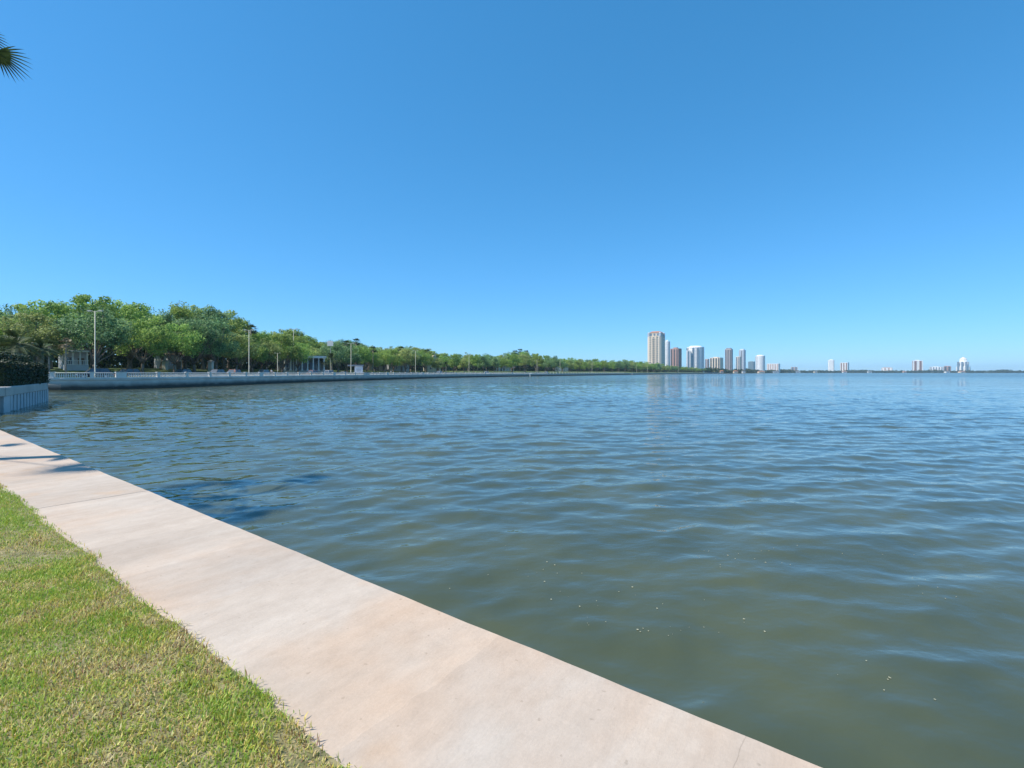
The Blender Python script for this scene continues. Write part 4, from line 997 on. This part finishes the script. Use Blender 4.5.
# ------------------------------------------------------------------ towers
def tm(n, c, c2=None): return mat(n, c, .7, c2 or tuple(x*1.1 for x in c), .08)
TW = {'cream': tm('tower_cream', (.72,.61,.48)), 'white': tm('tower_white', (.80,.79,.77)), 'blue': tm('tower_bluish', (.42,.47,.52)), 'brick': tm('tower_brick', (.42,.27,.23)), 'grey': tm('tower_grey', (.42,.37,.36)), 'teal': tm('tower_teal', (.25,.36,.38)), 'pink': tm('tower_pinkish', (.56,.42,.36)), 'dark': tm('tower_dark', (.18,.19,.21)), 'brown': tm('tower_brown_stripe', (.24,.13,.10))}
def place(x0, x1, ytop, d, gz=2):
    if gz > 1: d = max(d, Q(s_at((x0+x1)/2, 45, 600, 6500), 45).y)
    return Vector((((x0+x1)/2-512)/F*d, d, gz)), (x1-x0)/F*d, (HZ-ytop)/F*d+EYE-gz
def tower(x0, x1, ytop, d, label, wall, glass, strips=3, shape='box', rz=0, cap=None, name='apartment_tower', slabs=True, stripw=.55, stripm=None, dpf=.8):
    c, W, H = place(x0, x1, ytop, d); th = math.atan2(-c.x, c.y); W *= math.cos(th); t = thing(name, label, 'tower', c, R(rz)+th); cr = abs(math.cos(R(rz)))+dpf*abs(math.sin(R(rz)))
    W = W/cr; dp = W*dpf; hw = W/2; Hm = H*.955 if cap else H
    if shape == 'round':
        poly = [(hw*math.cos(a), dp/2*math.sin(a)) for a in np.linspace(0, 2*math.pi, 20, endpoint=False)]
    elif shape == 'oct':
        k = .28; poly = [(-hw*(1-k),-dp/2),(hw*(1-k),-dp/2),(hw,-dp/2*(1-k)),(hw,dp/2*(1-k)),(hw*(1-k),dp/2),(-hw*(1-k),dp/2),(-hw,dp/2*(1-k)),(-hw,-dp/2*(1-k))]
    else: poly = [(-hw,-dp/2),(hw,-dp/2),(hw,dp/2),(-hw,dp/2)]
    poly = [(x*.97, y*.97) for x, y in poly]
    mb = MB(); mb.prism(poly, -3, Hm); mb.build('wall', TW[wall], t)
    nf = max(5, int(Hm/3.4))
    if slabs:
        mb = MB(); big = [(x*1.025, y*1.025) for x, y in poly]
        for k in range(1, nf): mb.prism(big, k*Hm/nf, k*Hm/nf+.9)
        mb.build('balconies', TW[wall], t)
    gm = M_[glass] if glass in M_ else TW[glass]; gm = TW[stripm] if stripm else gm
    for k in range(strips):
        x = -hw+(k+.5)*W/strips; w_ = W/strips*stripw/2
        y = -dp/2*1.03
        if shape == 'round': y = -dp/2*math.sqrt(max(0, 1-((abs(x)+w_)/hw)**2))*1.0-.6
        if shape == 'oct' and abs(x)+w_ > hw*.72: y = -dp/2*.82
        mb = MB(); mb.box(x-w_, x+w_, y-.3, y+1.2, 2, Hm*.965); mb.build('window_strip', gm, t)
    for k in range(max(1, strips-1)):
        y = -dp/2+(k+.5)*dp/max(1, strips-1); mb = MB(); mb.box(-hw*1.02, -hw*.9, y-dp*.09, y+dp*.09, 2, Hm*.96); mb.build('window_strip', gm, t)
    if cap == 'box':
        mb = MB(); mb.box(-hw*.45,hw*.35,-dp*.25,dp*.25,Hm+.003,H); mb.build('penthouse', TW[wall], t)
    elif cap: 
        mb = MB(); mb.prism([(x*.8,y*.8) for x,y in poly], Hm+.003, H, inset=.25); mb.build('roof', M_['terracotta'] if cap == 'tile' else TW[cap], t)
    return t
# tall cream tower
d = 1000; c, W, H = place(647.6, 665, 331.5, d); t = thing('apartment_tower', 'tallest cream tower with a red tiled crown and balcony columns', 'tower', c, R(-22)-.28)
W *= .775; hw = W/2; dp = W*.9; Hs = H*.87
k = .22; octp = lambda f: [(-hw*f*(1-k),-dp/2*f),(hw*f*(1-k),-dp/2*f),(hw*f,-dp/2*f*(1-k)),(hw*f,dp/2*f*(1-k)),(hw*f*(1-k),dp/2*f),(-hw*f*(1-k),dp/2*f),(-hw*f,dp/2*f*(1-k)),(-hw*f,-dp/2*f*(1-k))]
mb = MB(); mb.prism(octp(1.05), -3, Hs); mb.build('wall', TW['cream'], t)
mb = MB(); mb.prism(octp(.78), Hs+.002, H*.965); mb.build('crown', TW['cream'], t)
mb = MB(); mb.prism(octp(.85), H*.965+.003, H, inset=.35); mb.build('roof', M_['terracotta'], t)
nf = 16; fh = Hs/nf
wm = MB(); wm.box(-1.3,1.3,-.35,.4,.8,3.0); wme = wm.mesh('window', M_['glass'])
for f_ in range(1, nf):
    for x in (-hw*.55, -hw*.02, hw*.55):
        link('window', wme, t, (x, -dp/2*1.05, f_*fh))
    o = link('window', wme, t, (hw*1.05, 0, f_*fh)); o.rotation_euler = (0,0,R(90)); o.scale = (2.0,1,1)
mb = MB(); 
for f_ in range(1, nf):
    mb.box(-hw*.27,hw*.27,-dp/2*1.05-1.3,-dp/2*1.05-.36,f_*fh-.25,f_*fh+.9); mb.box(hw*.66,hw*.84,-dp*.46,-dp*.40,f_*fh-.2,f_*fh+.9)
mb.build('balconies', TW['cream'], t)
for x in (-hw*.9, -hw*.33, hw*.33, hw*.9): mb = MB(); mb.box(x-.7,x+.7,-dp/2*1.05-.9 if abs(x)<hw*.5 else -dp*.42,-dp*.40,0,Hs+1.2); mb.build('pilaster', TW['cream'], t)
for x in (-hw*.5,0,hw*.5): mb = MB(); mb.box(x-hw*.13,x+hw*.13,-dp/2*.82-.3,-dp/2*.82+.3,Hs+1.5,H*.94); mb.build('arched_window', M_['bglass'], t)
for x, y in ((-hw*.85,-dp*.40),(hw*.85,-dp*.40),(hw*.85,dp*.4),(-hw*.85,dp*.4)): mb = MB(); mb.box(x-2,x+2,y-2,y+2,Hs+.002,H*.95); mb.prism([(x-2.3,y-2.3),(x+2.3,y-2.3),(x+2.3,y+2.3),(x-2.3,y+2.3)],H*.95,H*.975,inset=.7); mb.build('turret', TW['blue'], t)
tower(663.5, 670.2, 340, 1120, 'narrow pale blue-white tower right behind the tallest cream tower', 'white', 'bglass', 2, 'round', 0, 'box', stripw=.5)
tower(670.2, 681.8, 347.5, 1060, 'pinkish brick tower with a dark central window strip', 'brick', 'glass', 3, 'box', -28, 'box', stripw=.3)
tower(686.6, 704.4, 346, 1150, 'broad white curved tower with stepped rounded bays', 'white', 'bglass', 4, 'round', 0, 'white', stripw=.42)
tower(686.3, 690.5, 350.5, 1140, 'low white shoulder block on the left of the broad white tower', 'white', 'bglass', 1, 'box', 0, stripw=.4)
tower(704.8, 709.2, 359, 1300, 'small pinkish block between the broad white tower and cream slab', 'pink', 'bglass', 2, 'box', -25)
tower(709.6, 723.4, 357, 1250, 'wide cream slab block with dark window strips', 'cream', 'glass', 4, 'box', -22, 'box', stripw=.4)
tower(724.8, 733, 348, 1400, 'tall grey-pink tower with a narrow dark middle strip', 'grey', 'glass', 3, 'box', -18, 'dark', stripw=.35)
tower(735.6, 741.2, 356.6, 1450, 'short cream tower in front of the tall blue-grey tower', 'cream', 'bglass', 2, 'box', -20)
tower(738.6, 746, 349, 1560, 'tall blue-grey tower behind the short cream tower', 'blue', 'dark', 3, 'oct', -20, 'blue', stripw=.4)
tower(748, 755, 361, 1700, 'low teal glass block left of the rounded white tower', 'teal', 'bglass', 3, 'box', -15, 'box')
tower(755.4, 765.2, 355, 1620, 'rounded white tower right of the low teal block', 'white', 'bglass', 2, 'round', 0, 'white', stripw=.5)
tower(767, 780.3, 363.7, 1850, 'low white and salmon striped block right of the rounded white tower', 'white', 'glass', 5, 'box', -10, None, stripw=.42, stripm='pink')
tower(791, 797.5, 367, 2400, 'small pale block barely above the far trees', 'pink', 'bglass', 2, 'box', 0)
tower(828, 834.4, 359.4, 2750, 'slim pale blue-white tower, left of the isolated pair', 'white', 'bglass', 2, 'oct', 0, 'box')
tower(840, 849.3, 362.6, 2750, 'white and brown striped tower, right of the isolated pair', 'white', 'glass', 3, 'box', -15, None, stripw=.4, stripm='brown')
tower(881.5, 892.5, 367.5, 2800, 'low pink and white building left of the twin striped tower', 'pink', 'white', 3, 'box', 0, 'tile', stripm='white')
tower(911.8, 923, 360, 2780, 'white tower with two dark brown vertical stripes', 'white', 'glass', 2, 'box', 8, 'box', stripw=.42, stripm='brown')
tower(929.6, 943.2, 366.6, 2780, 'low wide white building with a notched roof', 'white', 'bglass', 5, 'box', 0, 'box', stripw=.35)
tower(943.6, 951.2, 366, 2820, 'low red-brown building right of the notched white one', 'brick', 'glass', 2, 'box', 0, 'tile', stripw=.5)
# stepped cream tower far right
c, W, H = place(956.6, 970, 357.2, 2780); t = thing('apartment_tower', 'stepped cream tower tapering to a finial, rightmost on the far shore', 'tower', c, math.atan2(-c.x, c.y)-.2); W *= .82
for nm, f0, f1, z0, z1 in (('wall',1,1,-3,.38),('upper_wall',.80,.80,.382,.70),('crown',.56,.50,.702,.88),('roof',.5,.1,.882,1.0)):
    mb = MB(); hw = W/2*f0; mb.prism([(hw*math.cos(a), hw*.8*math.sin(a)) for a in np.linspace(.39, 6.67, 8, endpoint=False)], z0*H if z0 > 0 else z0, z1*H, inset=1-f1/f0); mb.build(nm, TW['white'] if nm != 'roof' else TW['cream'], t)
for x in (-.28, .0, .28):
    mb = MB(); mb.box(x*W-W*.06, x*W+W*.06, -W*.42, -W*.3, 4, H*.70); mb.build('window_strip', M_['bglass'], t)
mb = MB(); mb.tube([(0,0,H*.98),(0,0,H*1.06)], [1.2,.3], 6); mb.build('finial', TW['cream'], t)

# low shoreline houses at the foot of the towers
lowb = [(722,3,1230,'pink','tile'),(736,4,1420,'cream','tile'),(744,3,1500,'white','grey'),(762,6,1660,'cream','tile'),(776,6,1760,'white','grey'),(798,5,2420,'white','grey'),(816,3,2600,'cream','grey'),(845,4,2600,'white','tile'),(870,4,2600,'white','grey'),(905,3,2620,'pink','tile'),(948,4,2640,'white','grey'),(963,5,2640,'cream','tile')]
labs = ['tiny pink waterfront house below the tall grey-pink tower','cream waterfront house below the short cream tower','white waterfront house below the tall blue-grey tower','cream waterfront house with red roof below the rounded white tower','white waterfront building below the salmon striped block','white waterfront house right of the small pale block','cream waterfront house left of the isolated pair of towers','white waterfront house at the foot of the isolated pair','white waterfront house midway between isolated pair and pink building','pink waterfront house left of the two-striped white tower','white waterfront house below the red-brown building','cream waterfront house at the foot of the stepped tower']
for (px, wp, d, wl, rf), lb in zip(lowb, labs):
    sh_ = s_at(px, 6, 600, 6500); d = Q(sh_, 6).y; c, W, H = place(px-wp/2, px+wp/2, 371.0, d, 0.7); H = max(H, 6)
    t = thing('waterfront_house', lb, 'house', c); mb = MB(); mb.box(-W/2,W/2,0,W*.6,-1,H*.7); mb.build('wall', TW[wl], t)
    mb = MB(); mb.prism([(-W/2-.6,-.6),(W/2+.6,-.6),(W/2+.6,W*.6+.6),(-W/2-.6,W*.6+.6)],H*.7+.003,H,inset=.5); mb.build('roof', M_['terracotta'] if rf == 'tile' else M_['roofgrey'], t)
    wn = MB(); wn.box(-W*.3,W*.3,-.25,.1,1.5,H*.5); wn.build('window_band', M_['bglass'], t)
# channel marker specks near shore
for px, d, lab in ((529.5, 330, 'small white pile standing in the water before the mid shoreline'), (628.5, 560, 'small white pile in the water left of the tall cream tower')):
    t = thing('mooring_pile', lab, 'pile', ((px-512)/F*d, d*.97, WATER)); mb = MB(); mb.tube([(0,0,-1),(0,0,1.9)], [.22,.2], 8); mb.build('shaft', M_['white'], t); mb = MB(); mb.tube([(0,0,1.902),(0,0,2.2)], [.26,.05], 8); mb.build('cap', M_['white'], t)

# ------------------------------------------------------------------ haze
hz = MB(); hz.box(-8200, 8200, -8200, 8200, -4.2, 110)
hm = bpy.data.materials.new('haze'); hm.use_nodes = True; nt = hm.node_tree; nt.nodes.remove(nt.nodes['Principled BSDF'])
pv = nt.nodes.new('ShaderNodeVolumePrincipled'); pv.inputs['Color'].default_value = (.55,.80,1,1); pv.inputs['Density'].default_value = .000085; pv.inputs['Anisotropy'].default_value = .1
nt.links.new(pv.outputs[0], nt.nodes['Material Output'].inputs['Volume'])
tag(hz.build('haze', hm), 'thin pale haze over the bay', 'haze', None, 'stuff')
